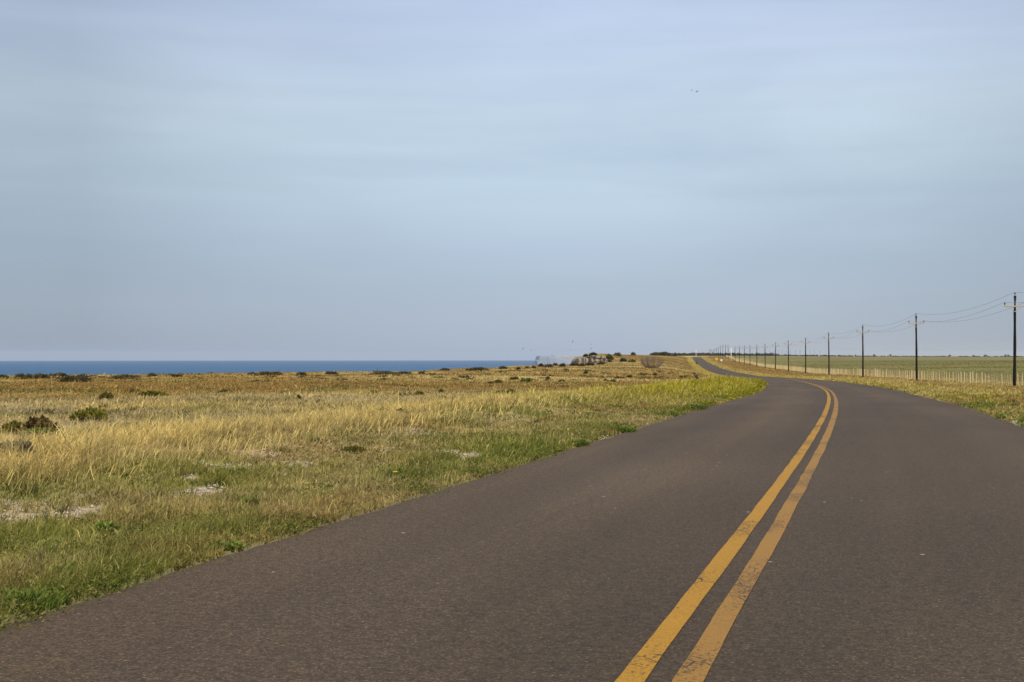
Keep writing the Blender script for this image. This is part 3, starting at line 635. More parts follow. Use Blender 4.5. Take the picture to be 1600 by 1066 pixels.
def shrub(name, cat, label, u, v, wpx, hpx, pal, lumps=5, upright=.4, Y=None, group=None, dens=1.0, leafk=1.0, sink=0.0, parts=None, zabs=None):
    if Y is None: X, Y, z = ground_at(u, v)
    else: X = (u - 800) / 2000 * Y; z = land_z(X, Y)[0]
    if group in (SK, 'dark tufts along the cliff edge', 'shrubs at the foot of the rock face'): hpx = hpx * .72; wpx = wpx * 1.08
    s = Y / 2000; w = wpx * s; h = max(hpx * s, .06); d = w * random.uniform(.7, 1.0)
    n = int(np.clip(wpx * hpx * 16 * dens, 160, 9000))
    leaf = float(np.clip(max(1.7 * s, .05) * 1.6 * leafk, .035, 1.2))
    vv, ff, cl_ = leaf_cloud(n, w, h, d, lumps, leaf, PAL[pal], upright)
    me = raw_mesh('foliage', vv, ff, M_LEAF, cl_)
    if parts is None: parts = hpx >= 7
    if zabs is not None: z = zabs
    z -= .06 * h
    if parts:
        o = empty(name, (X, Y, z - sink)); link('foliage', me, o)
        link('stem', stems_mesh(w, h, d, 9, max(.012, .25 * s)), o)
    else: o = link(name, me, None, (X, Y, z - sink))
    return tag(o, label, cat, group)
SK = 'shrubs on the skyline above the sea'
FI = 'shrubs scattered over the dry plain'
S = lambda *a, **k: shrub('shrub', 'shrub', *a, **k)
S('large dark rounded shrub, biggest of those just below the sea at far left', 115, 600, 54, 17, 'dark', 4, .2, group=SK)
S('dark low shrub first from the left picture edge below the sea', 6, 591, 24, 6, 'dark', 3, .2, group=SK)
S('dark shrub on the skyline, second from the left picture edge', 29, 590.5, 24, 8, 'dark', 3, .2, group=SK)
S('long dark shrub on the skyline left of the largest dark rounded one', 58, 592, 40, 10, 'dark', 5, .2, group=SK)
S('small dark shrub peeping over the left shoulder of the largest rounded one', 93, 589, 24, 6, 'dark', 3, .2, group=SK)
S('tiny olive shrub in front of the long dark skyline shrub', 35, 594, 13, 5, 'olive', 2, .3, group=SK)
S('wide flat dark shrub right of the largest rounded one, below the sea', 192, 593, 44, 9, 'dark', 5, .2, group=SK)
S('thin grey shrub touching the right end of the wide flat dark one', 213, 591, 22, 5, 'grey', 3, .2, group=SK)
S('compact dark shrub alone on the skyline against the sea', 241, 588.5, 25, 6, 'dark', 3, .2, group=SK)
S('thin dark streak of shrub on the skyline at its lowest stretch', 390, 586, 14, 3, 'dark', 2, .2, group=SK)
S('brownish flat shrub on the skyline a quarter of the way across', 422, 586.5, 42, 6, 'brown', 4, .2, group=SK)
S('little dark shrub on the skyline just right of the brownish flat one', 467, 587, 22, 5, 'dark', 3, .2, group=SK)
S('tiny dark shrub on the skyline left of the longest dark streak', 521, 585, 21, 4, 'dark', 2, .2, group=SK)
S('longest dark streak of shrub along the skyline under the sea', 612, 585.5, 62, 6, 'dark', 6, .2, group=SK)
S('small dark shrub trailing off the right end of the longest streak', 660, 585, 15, 4, 'dark', 2, .2, group=SK)
S('thin dark shrub on the rising skyline right of the longest streak', 697, 580, 22, 4, 'dark', 3, .2, group=SK)
S('long low dark shrub where the skyline climbs towards the far cliff', 751, 579.5, 42, 5.5, 'dark', 5, .2, group=SK)
S('stubby dark shrub on the skyline just before the sea narrows', 787, 577, 14, 4, 'dark', 2, .2, group=SK)
for i, (u, v, wp, hp, ord_) in enumerate(((811, 578, 9, 3.5, 'first'), (822, 576.5, 8, 3, 'second'), (835, 576, 7, 3, 'third'), (844, 573, 9, 4, 'fourth'), (858, 574.5, 12, 5, 'fifth'), (866, 571.5, 7, 3, 'sixth'), (880, 573, 11, 4.5, 'seventh'))):
    S(f'{ord_} of the little dark tufts, from the left, leading to the rock face', u, v, wp, hp, 'dark', 2, .3, group='dark tufts along the cliff edge')
for i, (u, v, wp, hp, ord_) in enumerate(((898, 572, 12, 3.5, 'first'), (910, 572.5, 11, 4, 'second'), (921, 571.5, 12, 5, 'third'), (938, 569.5, 12, 3.5, 'fourth'))):
    S(f'{ord_} from the left of the dark shrubs at the foot of the rock face', u, v, wp, hp, 'dark', 3, .3, group='shrubs at the foot of the rock face', dens=1.5)
S('dark shrub crowning the top of the rocky bluff', 926, 556, 17, 4.5, 'dark', 3, .3, Y=417, group='shrubs around the rocky bluff', zabs=1.15, dens=2)
S('small dark shrub on the lower left shoulder of the rocky bluff', 915, 558, 6, 2.5, 'dark', 2, .3, Y=415, group='shrubs around the rocky bluff', zabs=.95, dens=2)
S('broad olive shrub on the slope right of the rocky bluff', 953, 561.5, 15, 8, 'olive', 4, .3, Y=425, group='shrubs around the rocky bluff')
S('round dark shrub on the slope between bluff and bare bush', 974, 562.5, 9, 5.5, 'dark', 2, .3, Y=412, group='shrubs around the rocky bluff')
S('dark shrub on the skyline above the round one right of the bluff', 965, 558, 11, 4, 'dark', 3, .3, Y=470, group='shrubs around the rocky bluff')
S('thin olive shrub low on the slope right of the bluff', 951, 566, 13, 2.5, 'olive', 2, .3, group='shrubs around the rocky bluff')
S('flat olive shrub at the bottom of the slope left of the bare bush', 985, 566, 14, 2.5, 'olive', 3, .3, group='shrubs around the rocky bluff')
S('dark little shrub on the skyline left of the bare bush', 989, 556.5, 6, 3, 'dark', 2, .3, Y=640, group='shrubs on the far skyline')
S('long dark shrub row on the skyline above the bare bush', 1031, 556.5, 34, 3.6, 'dark', 7, .3, Y=820, group='shrubs on the far skyline', dens=3)
S('small dark shrub on the skyline right of the long row above the bare bush', 1054, 556.3, 6, 2.6, 'dark', 2, .3, Y=860, group='shrubs on the far skyline')
# middle distance
S('dark olive shrub alone below the largest dark rounded one', 168, 626, 24, 11, 'olive', 4, .5, group=FI)
S('flat yellow-green shrub in the brown grass left of centre field', 242, 622, 47, 10, 'yellow', 6, .4, group=FI)
S('flat dull olive shrub farthest right in the upper brown band', 351, 616, 33, 6, 'olive', 5, .3, group=FI)
S('big spiky olive shrub of several upright clumps, right of the dark brown pair', 142, 663, 66, 23, 'yellow', 8, .75, group=FI, dens=1.3)
S('big dark olive shrub standing behind the low green mat', 67, 680, 54, 23, 'brown', 8, .5, group=FI, dens=1.3)
S('yellow-olive shrub joined to the left side of the big dark one', 20, 679, 24, 16, 'yellow', 4, .6, group=FI)
S('low green mat plant in front of the big dark olive shrub', 62, 684, 48, 8, 'green', 5, .2, group=FI)
S('grey dead mat on the bare sand below the green mat', 43, 693, 42, 7, 'grey', 4, .1, group=FI)
S('small bright green plant right of the grey dead mat', 69, 689, 14, 5, 'green', 2, .3, group=FI)
S('green tuft between the bright green plant and a brown upright tuft', 90, 692, 18, 7, 'green', 2, .3, group=FI)
S('brown upright tuft right of two small green plants', 106, 697, 16, 10, 'brown', 3, .8, group=FI)
S('flat green mat beside the pale bare sand right of the spiky shrub', 205, 674, 34, 7, 'green', 5, .2, group=FI)
S('brown dry bush low at the left picture edge', 20, 728, 66, 30, 'grey', 7, .5, group=FI)
for u, v, wp, hp, pal, lab in (
        (512, 645, 19, 9, 'olive', 'yellowish shrub nearest left of the pair of dark tufts in mid field'), (597, 650, 12, 9, 'olive', 'olive tuft, left one of the near pair in mid field'),
        (629, 654, 15, 12, 'dark', 'dark spiky tuft, right one of the near pair in mid field'), (626, 624, 9, 7, 'yellow', 'small yellow shrub standing alone above the near pair of tufts'),
        (655, 621, 14, 9, 'olive', 'thin ragged shrub right of the small lone yellow one'), (688, 615, 12, 8, 'olive', 'ragged shrub highest of the mid field scatter'),
        (586, 617, 17, 6, 'yellow', 'sparse yellow shrub in the brown band left of the small lone one'), (691, 630, 17, 10, 'olive', 'rounded olive shrub below the highest ragged one'),
        (700, 635, 8, 5, 'yellow', 'tiny yellow shrub at the lower right of the rounded olive one'), (736, 629, 46, 9, 'yellow', 'long yellow-olive shrub left of the darkest wide one'),
        (792, 623, 46, 14, 'olive', 'wide dark olive shrub, largest in the middle of the plain'), (780, 600, 17, 6, 'olive', 'dark oval shrub high in the pale band below the skyline'),
        (766, 601, 8, 3.5, 'olive', 'tiny dark shrub left of the dark oval one in the pale band'), (467, 627, 9, 8, 'brown', 'small brown upright tuft in the brown band'),
        (501, 631, 9, 5, 'grey', 'small grey tuft right of the brown upright one'), (629, 638, 18, 4, 'dark', 'flat dark patch of shrub just above the near pair of tufts'),
        (823, 598, 20, 7, 'green', 'flat green shrub in the brown hollow right of the oval one'), (803, 595, 12, 5, 'olive', 'dark shrub left of the flat green one in the brown hollow'),
        (857, 594, 7, 4.5, 'dark', 'small dark shrub right of the flat green one in the brown hollow'), (877, 597.5, 8, 3.5, 'green', 'small green shrub lowest in the brown hollow'),
        (914, 585, 9, 4.5, 'dark', 'dark shrub alone in the grass below the rock face'), (958, 599, 9, 5, 'green', 'green shrub, largest of a loose cluster left of the dark bird'),
        (966, 592.5, 8, 3, 'dark', 'flat dark shrub above the green one in the loose cluster'), (947, 597, 4, 4, 'dark', 'little upright shrub at the left of the loose cluster'),
        (983, 590.5, 7, 3, 'dark', 'small dark shrub at the right end of the loose cluster'), (1024, 587, 4, 3.5, 'dark', 'dark dot of a shrub in the grass below the bare bush'),
        (1118, 595, 7, 4, 'blue', 'bluish shrub in the lime grass right of the dark bird')):
    S(lab, u, v, wp, hp, pal, 4 if wp > 12 else 2, .6, group=FI)
# bushy dark plant at the far left road edge
S('dry grey shrub at the left edge of the far climbing road', 1088, 572.5, 4, 6, 'grey', 2, .6, Y=600, parts=False, leafk=.35, dens=.7)

def rosette(label, u, v, wpx, hpx, pal='green', group='leafy plants on the left verge', n=170):
    hpx *= .72; wpx *= 1.15; n = int(n * 1.6)
    X, Y, z = ground_at(u, v); s = Y / 2000; R = wpx * s / 2; h = hpx * s
    o = empty('leafy_plant', (X, Y, z))
    P = np.zeros((n, 3)); a = rng.uniform(0, 6.28, n); q = R * rng.uniform(0, .75, n) ** .8; P[:, 0] = np.cos(a) * q; P[:, 1] = np.sin(a) * q
    hh = h * rng.uniform(.5, 1.1, n) * (1 - .5 * q / R); ln = rng.uniform(.3, 1.1, n)
    c = np.array(PAL[pal])[rng.integers(0, len(PAL[pal]), n)] * rng.uniform(.8, 1.6, (n, 1))
    v_, f_, c_ = blades(P, hh, np.full(n, max(.008, h * .07)) * rng.uniform(.7, 1.6, n), ln, a + rng.normal(0, .5, n), c)
    v2, f2, c2 = leaf_cloud(n, R * 2, h * .7, R * 1.8, 5, max(.03, h * .22), PAL[pal], .4); link('stem', stems_mesh(R * 2, h * .6, R * 1.6, 6, .006), o)
    link('foliage', raw_mesh('foliage', *join([(v_, f_, c_), (v2, f2, c2 * 1.2)])[:2], M_LEAF, np.concatenate([c_, c2 * 1.2])), o)
    return tag(o, label, 'plant', group)
rosette('bright green leafy plant at the bottom left corner of the verge', 40, 945, 130, 40, n=700)
rosette('bright green plant above the bottom left corner one, beside the asphalt', 95, 900, 80, 26, n=420)
rosette('dark green tussock in the middle of the near verge', 165, 832, 44, 26, n=260)
rosette('dark green leafy plant halfway up the verge near the long chalk patch', 388, 790, 34, 20, n=240)
rosette('small green plant hugging the asphalt below the long chalk patch', 352, 858, 50, 16, n=260)
rosette('bright green plant at the upper edge of the verge left of the chalk patch', 363, 741, 40, 15, n=220)
rosette('dark grassy tussock with small white flowers in the golden band', 553, 706, 30, 17, 'olive', n=220)
p_ = rosette('large spiky green plant beside a single yellow flower', 618, 746, 36, 20, n=320)
rosette('green plant just below the large spiky one by the asphalt', 598, 768, 30, 14, n=200)
rosette('round green tussock leaning over the asphalt halfway up the road edge', 905, 700, 36, 17, n=260)
rosette('wide green tussock right of the round one at the road edge', 975, 676, 40, 16, n=260)
rosette('green tussock at the road edge farthest towards the bend', 1085, 640, 40, 17, n=240)
rosette('small dark green clump inside the verge left of the round tussock', 790, 712, 26, 12, n=160)
for u, v, wp, lab in ((1428, 611, 14, 'left'), (1507, 625, 16, 'middle'), (1568, 655, 34, 'right')):
    rosette(f'dark green clump on the chalky right verge, {lab} one of three', u, v, wp, 10 if wp > 20 else 7, group='green clumps on the right verge', n=160)
X, Y, z = ground_at(618, 760)
fl = empty('flower', (X, Y, z)); bm = bmesh.new(); add_tube(bm, [(0, 0, 0), (.01, 0, .07), (.0, .01, .13)], [.004, .003, .003], 5); link('stem', bm_mesh('stem', bm, M_STEM), fl)
bm = bmesh.new()
for k in range(9):
    a = k * 6.283 / 9; ca, sa = math.cos(a), math.sin(a); q = [bm.verts.new(p) for p in ((0, 0, .13), (.016 * ca - .009 * sa, .016 * sa + .009 * ca, .138), (.036 * ca, .036 * sa, .142), (.016 * ca + .009 * sa, .016 * sa - .009 * ca, .138))]
    bm.faces.new(q)
add_lathe(bm, [(.004, .128), (.011, .134), (.006, .143)], 8); link('blossom', bm_mesh('blossom', bm, M_FLOWER), fl)
tag(fl, 'single bright yellow flower below the large spiky green plant', 'flower')

# bare fan-shaped bush
def bare_bush(u, v, Y):
    X = (u - 800) / 2000 * Y; z = land_z(X, Y)[0]; o = empty('bare_bush', (X, Y, z))
    W, H = 39 * Y / 2000, 19.5 * Y / 2000
    bm = bmesh.new(); bt = bmesh.new()
    for i in range(120):
        a = random.uniform(0, 6.283); q = math.sqrt(random.random()); ex = math.cos(a) * q * W / 2; ey = math.sin(a) * q * W * .38
        top = H * (1.0 - .25 * q ** 3) * random.uniform(.78, 1.05)
        bx = ex * .42; by = ey * .42
        pts = []
        for t in (0, .35, .7, 1):
            e = t ** 1.0; pts.append(Vector((bx + (ex - bx) * min(1, e * 1.25) ** .8 + random.uniform(-.05, .05), by + (ey - by) * e + random.uniform(-.05, .05), -.1 + (top + .1) * t ** 1.15)))
        r0 = random.uniform(.014, .028); add_tube(bm, pts, [r0, r0 * .8, r0 * .55, r0 * .3], 4, False)
        for k in range(7):
            t = random.uniform(.35, .95); j = min(2, int(t * 3)); p0 = pts[j].lerp(pts[j + 1], t * 3 - j); d = Vector((random.uniform(-.35, .35), random.uniform(-.35, .35), random.uniform(.3, .75))) * (.75 * H / 2)
            add_tube(bt, [p0, p0 + d * .5 + Vector((random.uniform(-.05, .05), 0, 0)), p0 + d], [.009, .007, .005], 3, False)
    link('branch', bm_mesh('branch', bm, M_TWIG), o); link('twig', bm_mesh('twig', bt, M_TWIG), o)
    vv, ff, cl_ = leaf_cloud(900, W * .5, H * .28, W * .4, 4, .16, PAL['olive'] + PAL['grey'], .5); link('undergrowth', raw_mesh('undergrowth', vv, ff, M_LEAF, cl_), o)
    return tag(o, 'large bare grey-brown bush fanning out into a flat top', 'bush')
bare_bush(1019, 575.5, 258)

# far scrub and far trees on the horizon
def scrub_band(name, label, segs):
    parts = []
    for (u0, u1, Y, hm, n) in segs:
        for i in range(n):
            u = random.uniform(u0, u1); yy = Y * random.uniform(.95, 1.1); X = (u - 800) / 2000 * yy; z = land_z(X, yy)[0]
            h = hm * random.uniform(.5, 1.15); wdt = random.uniform(5, 16)
            v, f, c = leaf_cloud(70, wdt, h, wdt, 2, 1.5, [(.045, .05, .03), (.06, .055, .035), (.035, .04, .028)], .2); parts.append((v + np.array([X, yy, z - .3]), f, c))
    v, f, c = join(parts); return tag(link(name, raw_mesh(name, v, f, M_LEAF, c)), label, 'scrub', None, 'stuff')
scrub_band('scrubland', 'dark far-off scrub along the horizon behind the crest of the road', [(1012, 1092, 1700, 3.2, 120), (1080, 1150, 2000, 4.4, 130), (1140, 1212, 2200, 5.0, 110), (1205, 1330, 2500, 2.0, 90), (1330, 1700, 3000, 1.6, 150)])
for i, (u, hp, wp) in enumerate(((1337, 2.0, 4), (1366, 3.0, 3), (1391, 3.2, 4), (1484, 2.6, 6), (1521, 1.8, 5), (1540, 3.0, 5), (1571, 2.6, 3), (1575.5, 3.0, 3))):
    Y = 2400; X = (u - 800) / 2000 * Y; z = land_z(X, Y)[0]; h = hp * Y / 2000 + 1.2; wd = wp * Y / 2000
    o = empty('tree', (X, Y, z)); bm = bmesh.new()
    add_tube(bm, [(0, 0, -.3), (.1, 0, h * .35), (0, .1, h * .7)], [.3, .22, .1], 6)
    for k in range(4):
        a = k * 1.6; add_tube(bm, [(.08, 0, h * .35), (math.cos(a) * wd * .25, math.sin(a) * wd * .25, h * .75)], [.14, .05], 5)
    link('trunk', bm_mesh('trunk', bm, M_STEM), o)
    v, f, c = leaf_cloud(420, wd, h * .75, wd, 4, .7, PAL['dark'], .2, .2); v[:, 2] += h * .3
    link('crown', raw_mesh('crown', v, f, M_LEAF, c), o)
    tag(o, f"{['first', 'second', 'third', 'fourth', 'fifth', 'sixth', 'seventh', 'eighth'][i]} from the left of the tiny dark trees on the green field's horizon", 'tree', 'tiny trees on the horizon of the green field')

# ------------------------------------------------------------------ power line
PH = 8.5
ORD = ['nearest', 'second', 'third', 'fourth', 'fifth', 'sixth', 'seventh', 'eighth', 'ninth', 'tenth', 'eleventh', 'twelfth', 'thirteenth', 'fourteenth', 'fifteenth', 'sixteenth', 'seventeenth', 'eighteenth', 'nineteenth',
       'twentieth', 'twenty-first', 'twenty-second', 'twenty-third', 'twenty-fourth', 'twenty-fifth']
yaw = -math.atan(.13)
def insulator_mesh():
    bm = bmesh.new(); add_tube(bm, [(0, 0, 0), (0, 0, .16)], .018, 6)
    add_lathe(bm, [(.035, .10), (.085, .13), (.085, .15), (.045, .17), (.075, .195), (.07, .22), (.03, .25), (.045, .275), (.02, .29)], 10); return bm_mesh('insulator', bm, M_INS)
INS = insulator_mesh()
def make_pole():
    o = empty('utility_pole', (0, 0, 0), yaw)
    bm = bmesh.new(); add_tube(bm, [(0, 0, -1.0), (.0, 0, 1.0), (.015, 0, 4), (.0, .01, 7), (.01, 0, PH)], [.165, .155, .14, .12, .105], 12); link('post', bm_mesh('post', bm, M_POLE, True), o)
    zc = PH - .98
    bm = bmesh.new(); add_box(bm, (0, -.16, zc), (2.0, .10, .12), None, .012); link('crossarm', bm_mesh('crossarm', bm, M_ARM), o)
    for s in (-1, 1):
        bm = bmesh.new(); a = Vector((s * .46, -.215, zc - .03)); b = Vector((s * .10, -.15, zc - .45)); add_tube(bm, [a, b], .014, 5); add_box(bm, a, (.07, .03, .07)); link('brace', bm_mesh('brace', bm, M_GALV), o)
        i = link('insulator', INS, o, (s * .93, -.16, zc + .06))
    bm = bmesh.new(); add_tube(bm, [(0, 0, zc - .50), (0, 0, zc - .42)], .142, 12); link('band', bm_mesh('band', bm, M_ARM), o)
    bm = bmesh.new(); add_box(bm, (.115, 0, PH - .2), (.03, .09, .5)); add_box(bm, (-.115, 0, PH - .2), (.03, .09, .5)); add_tube(bm, [(.0, 0, PH - .02), (0, 0, PH + .05)], .03, 6); link('pole_bracket', bm_mesh('pole_bracket', bm, M_GALV), o)
    link('insulator', INS, o, (0, 0, PH + .02)); return o
def copy_tree(o):
    c = o.copy(); COL.objects.link(c)
    for ch in list(o.children):
        d = ch.copy(); COL.objects.link(d); d.parent = c
    return c
proto = make_pole(); tops = []
idx = 0
for i in range(-1, 25):
    Y = 117 + 48 * i
    X = pole_x(Y); z = land_z(X, Y)[0]
    tops.append((X, Y, z))
    if i == 13: continue
    o = proto if idx == 0 else copy_tree(proto); idx += 1
    o.location = (X, Y, z); o.rotation_euler = (rad(random.uniform(-.5, .5)), rad(random.uniform(-.6, .6)), yaw)
    if i == -1: tag(o, 'dark wooden power pole just outside the right picture edge', 'utility pole', 'power poles along the fence')
    else:
        j = i if i < 13 else i - 1
        if j == 0: lab = 'dark wooden power pole nearest of the row, at the right picture edge'
        else: lab = f'dark wooden power pole, {ORD[j]} from the right end of the row beside the fence'
        tag(o, lab, 'utility pole', 'power poles along the fence')
def white_pole(X, Y, z, h, label):
    o = empty('white_pole', (X, Y, z), yaw)
    bm = bmesh.new(); add_tube(bm, [(0, 0, -.8), (0, 0, h * .5), (0, 0, h)], [.27, .23, .17], 10); link('post', bm_mesh('post', bm, M_WHITE, True), o)
    bm = bmesh.new(); add_lathe(bm, [(.19, h - .04), (.20, h + .05), (.1, h + .12)], 10); link('cap', bm_mesh('cap', bm, M_GALV), o)
    return tag(o, label, 'pole', 'white poles')
Y = 741; X = (1142.3 - 800) / 2000 * Y; white_pole(X, Y, land_z(X, Y)[0], 7.9, 'white pole among the dark power poles beside the fence')
Y = 1100; X = (1087.5 - 800) / 2000 * Y; z = land_z(X, Y)[0]; white_pole(X, Y, z, EYE + 10 / 2000 * Y - z, 'white pole standing alone at the crest of the road')
# conductors: one long wire each
def conductor(off, dz, label):
    pts = []
    R = Matrix.Rotation(yaw, 3, 'Z')
    for k in range(len(tops)):
        a = Vector(tops[k]) + R @ Vector(off) + Vector((0, 0, dz))
        if k == len(tops) - 1: pts.append(a); break
        b = Vector(tops[k + 1]) + R @ Vector(off) + Vector((0, 0, dz))
        for t in range(12):
            q = t / 12; p = a.lerp(b, q); p.z -= .80 * 4 * q * (1 - q); pts.append(p)
    bm = bmesh.new(); add_tube(bm, pts, .010, 5); return tag(link('power_line', bm_mesh('power_line', bm, M_WIRE)), label, 'power line', 'wires strung from pole to pole')
conductor((0, 0, 0), PH + .30, 'highest wire, running over the tops of the power poles')
conductor((-.93, -.16, 0), PH - .62, 'wire on the left ends of the crossarms of the power poles')
conductor((.93, -.16, 0), PH - .62, 'wire on the right ends of the crossarms of the power poles')
# second line far across the field
bm = bmesh.new(); add_tube(bm, [(0, 0, -.5), (0, 0, 4), (0, 0, 9)], [.17, .15, .11], 6); add_box(bm, (0, -.15, 8.1), (2.2, .12, .14)); far_me = bm_mesh('distant_pole', bm, M_POLE)
for i, u in enumerate((1193.7, 1202.5, 1210, 1216.6, 1222, 1228, 1235, 1243, 1250, 1258, 1265.5, 1273, 1281)):
    Y = 2050 - 12 * i; X = (u - 800) / 2000 * Y; o = link('distant_pole', far_me, None, (X, Y, land_z(X, Y)[0])); o.rotation_euler = (0, 0, .3)
    tag(o, f'tiny faint pole on the green field horizon, {ORD[i] if i else "first"} from the left of its row', 'utility pole', 'tiny poles of the far line across the field')

# ------------------------------------------------------------------ fence
fz = empty('wire_fence', (fence_x(117), 117, land_z(fence_x(117), 117)[0])); F0 = Vector(fz.location)
tag(fz, 'long wire fence with pale upright wooden stakes behind the power poles', 'fence')
def stake(bm, X, Y, h, r):
    z = land_z(X, Y)[0]; tx, ty = random.gauss(0, .02), random.gauss(0, .02)
    add_tube(bm, [Vector((X, Y, z - .3)) - F0, Vector((X + tx * h, Y + ty * h, z + h)) - F0], [r, r * .9], 5)
rest = bmesh.new(); ys = []; Y = 100.0; k = 0
while Y < 905:
    X = fence_x(Y) + random.uniform(-.03, .03); big = random.random() < .22
    h = random.uniform(1.18, 1.36) + (.1 if big else 0); rr = random.uniform(.060, .085) if big else random.uniform(.030, .055)
    if Y > 108 and k < 100:
        bm = bmesh.new(); stake(bm, X, Y, h, rr); link('post', bm_mesh('post', bm, M_POST if random.random() < .6 or big else M_POSTD), fz); k += 1
    else: stake(rest, X, Y, h, rr * 1.15)
    Y += random.choice((1.1, 1.3, 1.5, 1.7, 2.2)) if Y < 260 else 1.5
tag(link('posts', bm_mesh('posts', rest, M_POST), fz), kind='stuff')
for hz in (.25, .5, .75, 1.0, 1.2):
    bm = bmesh.new(); pts = [Vector((fence_x(y) - .04, y, land_z(fence_x(y), y)[0] + hz)) - F0 for y in np.arange(100, 906, 6.0)]
    add_tube(bm, pts, .006, 4); link('wire', bm_mesh('wire', bm, M_WIRE), fz)

# ------------------------------------------------------------------ signs
def sign_post(bm, h): add_tube(bm, [(0, .04, -.4), (0, .04, h)], .045, 8)
Y = 610; X = (1119.6 - 800) / 2000 * Y; z = land_z(X, Y)[0]; zc = EYE - (561 - 556) / 2000 * Y - z
o = empty('warning_sign', (X, Y, z), -.1); bm = bmesh.new(); sign_post(bm, zc + .3); link('post', bm_mesh('post', bm, M_GALV), o)
bm = bmesh.new(); add_box(bm, (0, 0, zc), (1.15, .03, 1.15), Matrix.Rotation(rad(45), 3, 'Y'), .01); link('panel', bm_mesh('panel', bm, M_YEL), o)
tag(o, 'yellow diamond warning sign on a post right of the climbing road', 'road sign')
Y = 545; X = (1127.2 - 800) / 2000 * Y; z = land_z(X, Y)[0]; zc = EYE - (562.8 - 556) / 2000 * Y - z
o = empty('round_sign', (X, Y, z), -.1); bm = bmesh.new(); sign_post(bm, zc + .2); link('post', bm_mesh('post', bm, M_GALV), o)
bm = bmesh.new(); add_tube(bm, [(0, .015, zc), (0, -.015, zc)], .45, 24); link('panel', bm_mesh('panel', bm, M_SWHITE), o)
tag(o, 'small round white sign on a post right of the yellow diamond', 'road sign')

# ------------------------------------------------------------------ birds
def loft(bm, secs, seg=10):
    """secs: (centre, rx vector, ry vector)"""
    rings = []
    for c, a, b in secs:
        rings.append([bm.verts.new(Vector(c) + Vector(a) * math.cos(2 * math.pi * k / seg) + Vector(b) * math.sin(2 * math.pi * k / seg)) for k in range(seg)])
    for r0, r1 in zip(rings, rings[1:]):
        for k in range(seg): bm.faces.new((r0[k], r0[(k + 1) % seg], r1[(k + 1) % seg], r1[k]))
    bm.faces.new(rings[0][::-1]); bm.faces.new(rings[-1])
def bird_mesh(name, mat, lift, span, voxel):
    bm = bmesh.new(); L_ = span * .42
    def ring(y, z, rx, rz): return ((0, y, z), (rx, 0, 0), (0, 0, rz))
    loft(bm, [ring(L_ * .62, .01, .006, .006), ring(L_ * .50, .012, .02, .02), ring(L_ * .42, .02, .04, .04), ring(L_ * .30, .01, .045, .045), ring(L_ * .1, 0, .075, .075), ring(-L_ * .15, 0, .07, .065), ring(-L_ * .35, .0, .045, .035), ring(-L_ * .5, 0, .07, .014), ring(-L_ * .66, 0, .10, .010)])
    for s in (-1, 1):
        secs = []
        for t, ch, sw in ((0, .20, 0), (.25, .23, .03), (.5, .22, .05), (.75, .17, .0), (.93, .10, -.07), (1, .03, -.12)):
            x = s * (.03 + t * span / 2); zz = .03 + lift * math.sin(t * 1.9) * span / 2 - max(0, t - .55) * lift * .2
            secs.append(((x, L_ * .08 + sw, zz), (0, ch / 2 * span, 0), (0, 0, .016 * (1.15 - t) + .006)))
        loft(bm, secs if s > 0 else secs)
    bmesh.ops.recalc_face_normals(bm, faces=bm.faces)
    me = bm_mesh(name, bm, mat, True); return me
def place_bird(name, u, v, Y, me, rot, label, group, scale=1.0):
    o = link(name, me, None, ((u - 800) / 2000 * Y, Y, EYE - (v - 556) / 2000 * Y)); o.rotation_euler = rot; o.scale = (scale,) * 3
    m_ = o.modifiers.new('remesh', 'REMESH'); m_.mode = 'VOXEL'; m_.voxel_size = .014; m_.use_smooth_shade = True
    return tag(o, label, 'bird', group)
gl = bird_mesh('flying_bird', M_HAWK, .25, 1.0, .014); gd = bird_mesh('flying_bird', M_HAWK, -.12, 1.0, .014); gg = bird_mesh('flying_bird', M_GULL, .35, 1.0, .014)
place_bird('flying_bird', 1081.5, 140, 300, gd, (rad(4), rad(3), rad(-80)), 'dark flying bird, left one of the pair high in the sky', 'pair of birds high in the sky')
place_bird('flying_bird', 1089.6, 142, 295, gd, (rad(0), rad(-14), rad(-60)), 'dark flying bird, right one of the pair high in the sky', 'pair of birds high in the sky')
for i, (u, v, lab) in enumerate(((817.5, 545, 'first small bird from the left above the sea, left of the far headland'), (830, 547.3, 'second small bird from the left above the sea, near the far headland'),
                                 (895, 534.3, 'small bird flying highest above the rocky bluff'), (892, 547.8, 'small bird flying lowest, just left of the rocky bluff'), (923.7, 538.5, 'small bird right of the highest one, over the top of the bluff'), (923.9, 545, 'small bird straight below another, nearest to the top of the bluff'))):
    place_bird('flying_bird', u, v, 430 + 10 * i, gg, (rad(random.uniform(-8, 8)), rad((-60, 20, -70, 25, 15, -55)[i]), rad(random.uniform(-90, 90))), lab, 'small birds over the cliff edge', .85)
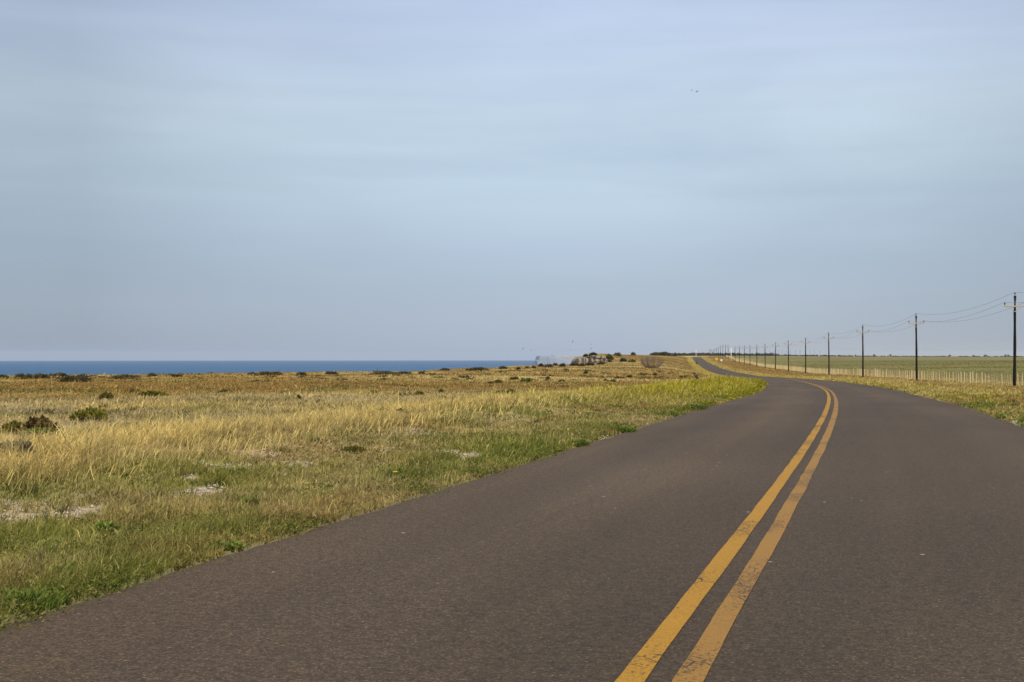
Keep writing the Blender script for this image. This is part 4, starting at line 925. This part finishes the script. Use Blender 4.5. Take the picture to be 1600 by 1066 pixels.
def hawk():
    X, Y, z = ground_at(1088, 601); s = Y / 2000
    o = empty('hawk', (X, Y, z + .30), rad(62)); bm = bmesh.new()
    T = lambda y, zz, rx, rz, tilt=.6: ((0, y, zz), (rx, 0, 0), (0, -rz * tilt * .5, rz))
    loft(bm, [T(.25, .315, .006, .006), T(.22, .325, .016, .016), T(.18, .34, .042, .044), T(.13, .31, .045, .048), T(.08, .24, .075, .08), T(.02, .16, .088, .09), T(-.05, .09, .07, .065), T(-.11, .05, .045, .03), T(-.17, .02, .06, .014), T(-.22, .0, .07, .008)])
    bmesh.ops.recalc_face_normals(bm, faces=bm.faces); b = link('body', bm_mesh('body', bm, M_HAWK, True), o)
    for sd_ in (-1, 1):
        bm = bmesh.new(); secs = []
        for t, ch in ((0, .17), (.3, .20), (.6, .20), (.85, .13), (1, .05)):
            secs.append(((sd_ * (.05 + .34 * t), .02 - .10 * t, .2 + .05 * math.sin(t * 3)), (0, ch / 2, ch * .12), (0, 0, .014 * (1.2 - t))))
        loft(bm, secs); bmesh.ops.recalc_face_normals(bm, faces=bm.faces); link('wing', bm_mesh('wing', bm, M_WING, True), o)
        bm = bmesh.new(); add_tube(bm, [(sd_ * .035, .0, .12), (sd_ * .04, .02, -.02), (sd_ * .04, -.01, -.24), (sd_ * .04, -.01, -.30)], [.022, .014, .009, .009], 6)
        for k in (-.5, 0, .5): add_tube(bm, [(sd_ * .04, -.01, -.295), (sd_ * .04 + .05 * math.sin(k), -.01 + .05 * math.cos(k), -.30)], [.008, .005], 5)
        link('leg', bm_mesh('leg', bm, M_WING), o)
    o.scale = (1.3, 1.15, 1.15); o.location.z = z + .34
    return tag(o, 'dark brown bird of prey with half open wings on the lime grass near the bend', 'bird')
hawk()

# ------------------------------------------------------------------ haze: the air over the bay
if HAZE:
    m = bpy.data.materials.new('sea_air'); m.use_nodes = True; nt = m.node_tree; nt.nodes.clear()
    pv = nt.nodes.new('ShaderNodeVolumePrincipled'); pv.inputs['Density'].default_value = HAZE; pv.inputs['Color'].default_value = (.88, .91, .94, 1); pv.inputs['Anisotropy'].default_value = .3
    oo = nt.nodes.new('ShaderNodeOutputMaterial'); nt.links.new(pv.outputs[0], oo.inputs['Volume'])
    bm = bmesh.new(); add_box(bm, (0, 0, 0), (76000, 76000, 260)); me = bm_mesh('haze', bm, m)
    o = link('haze', me, None, (0, 0, 126 - 130 - 3)); o.scale = (1, 1, 1)
    lo, hi_ = -160.0, 112.0
    o.location.z = (lo + hi_) / 2; o.scale.z = (hi_ - lo) / 260
    tag(o, 'thin bluish sea haze over the whole bay and plain', 'haze', None, 'stuff')
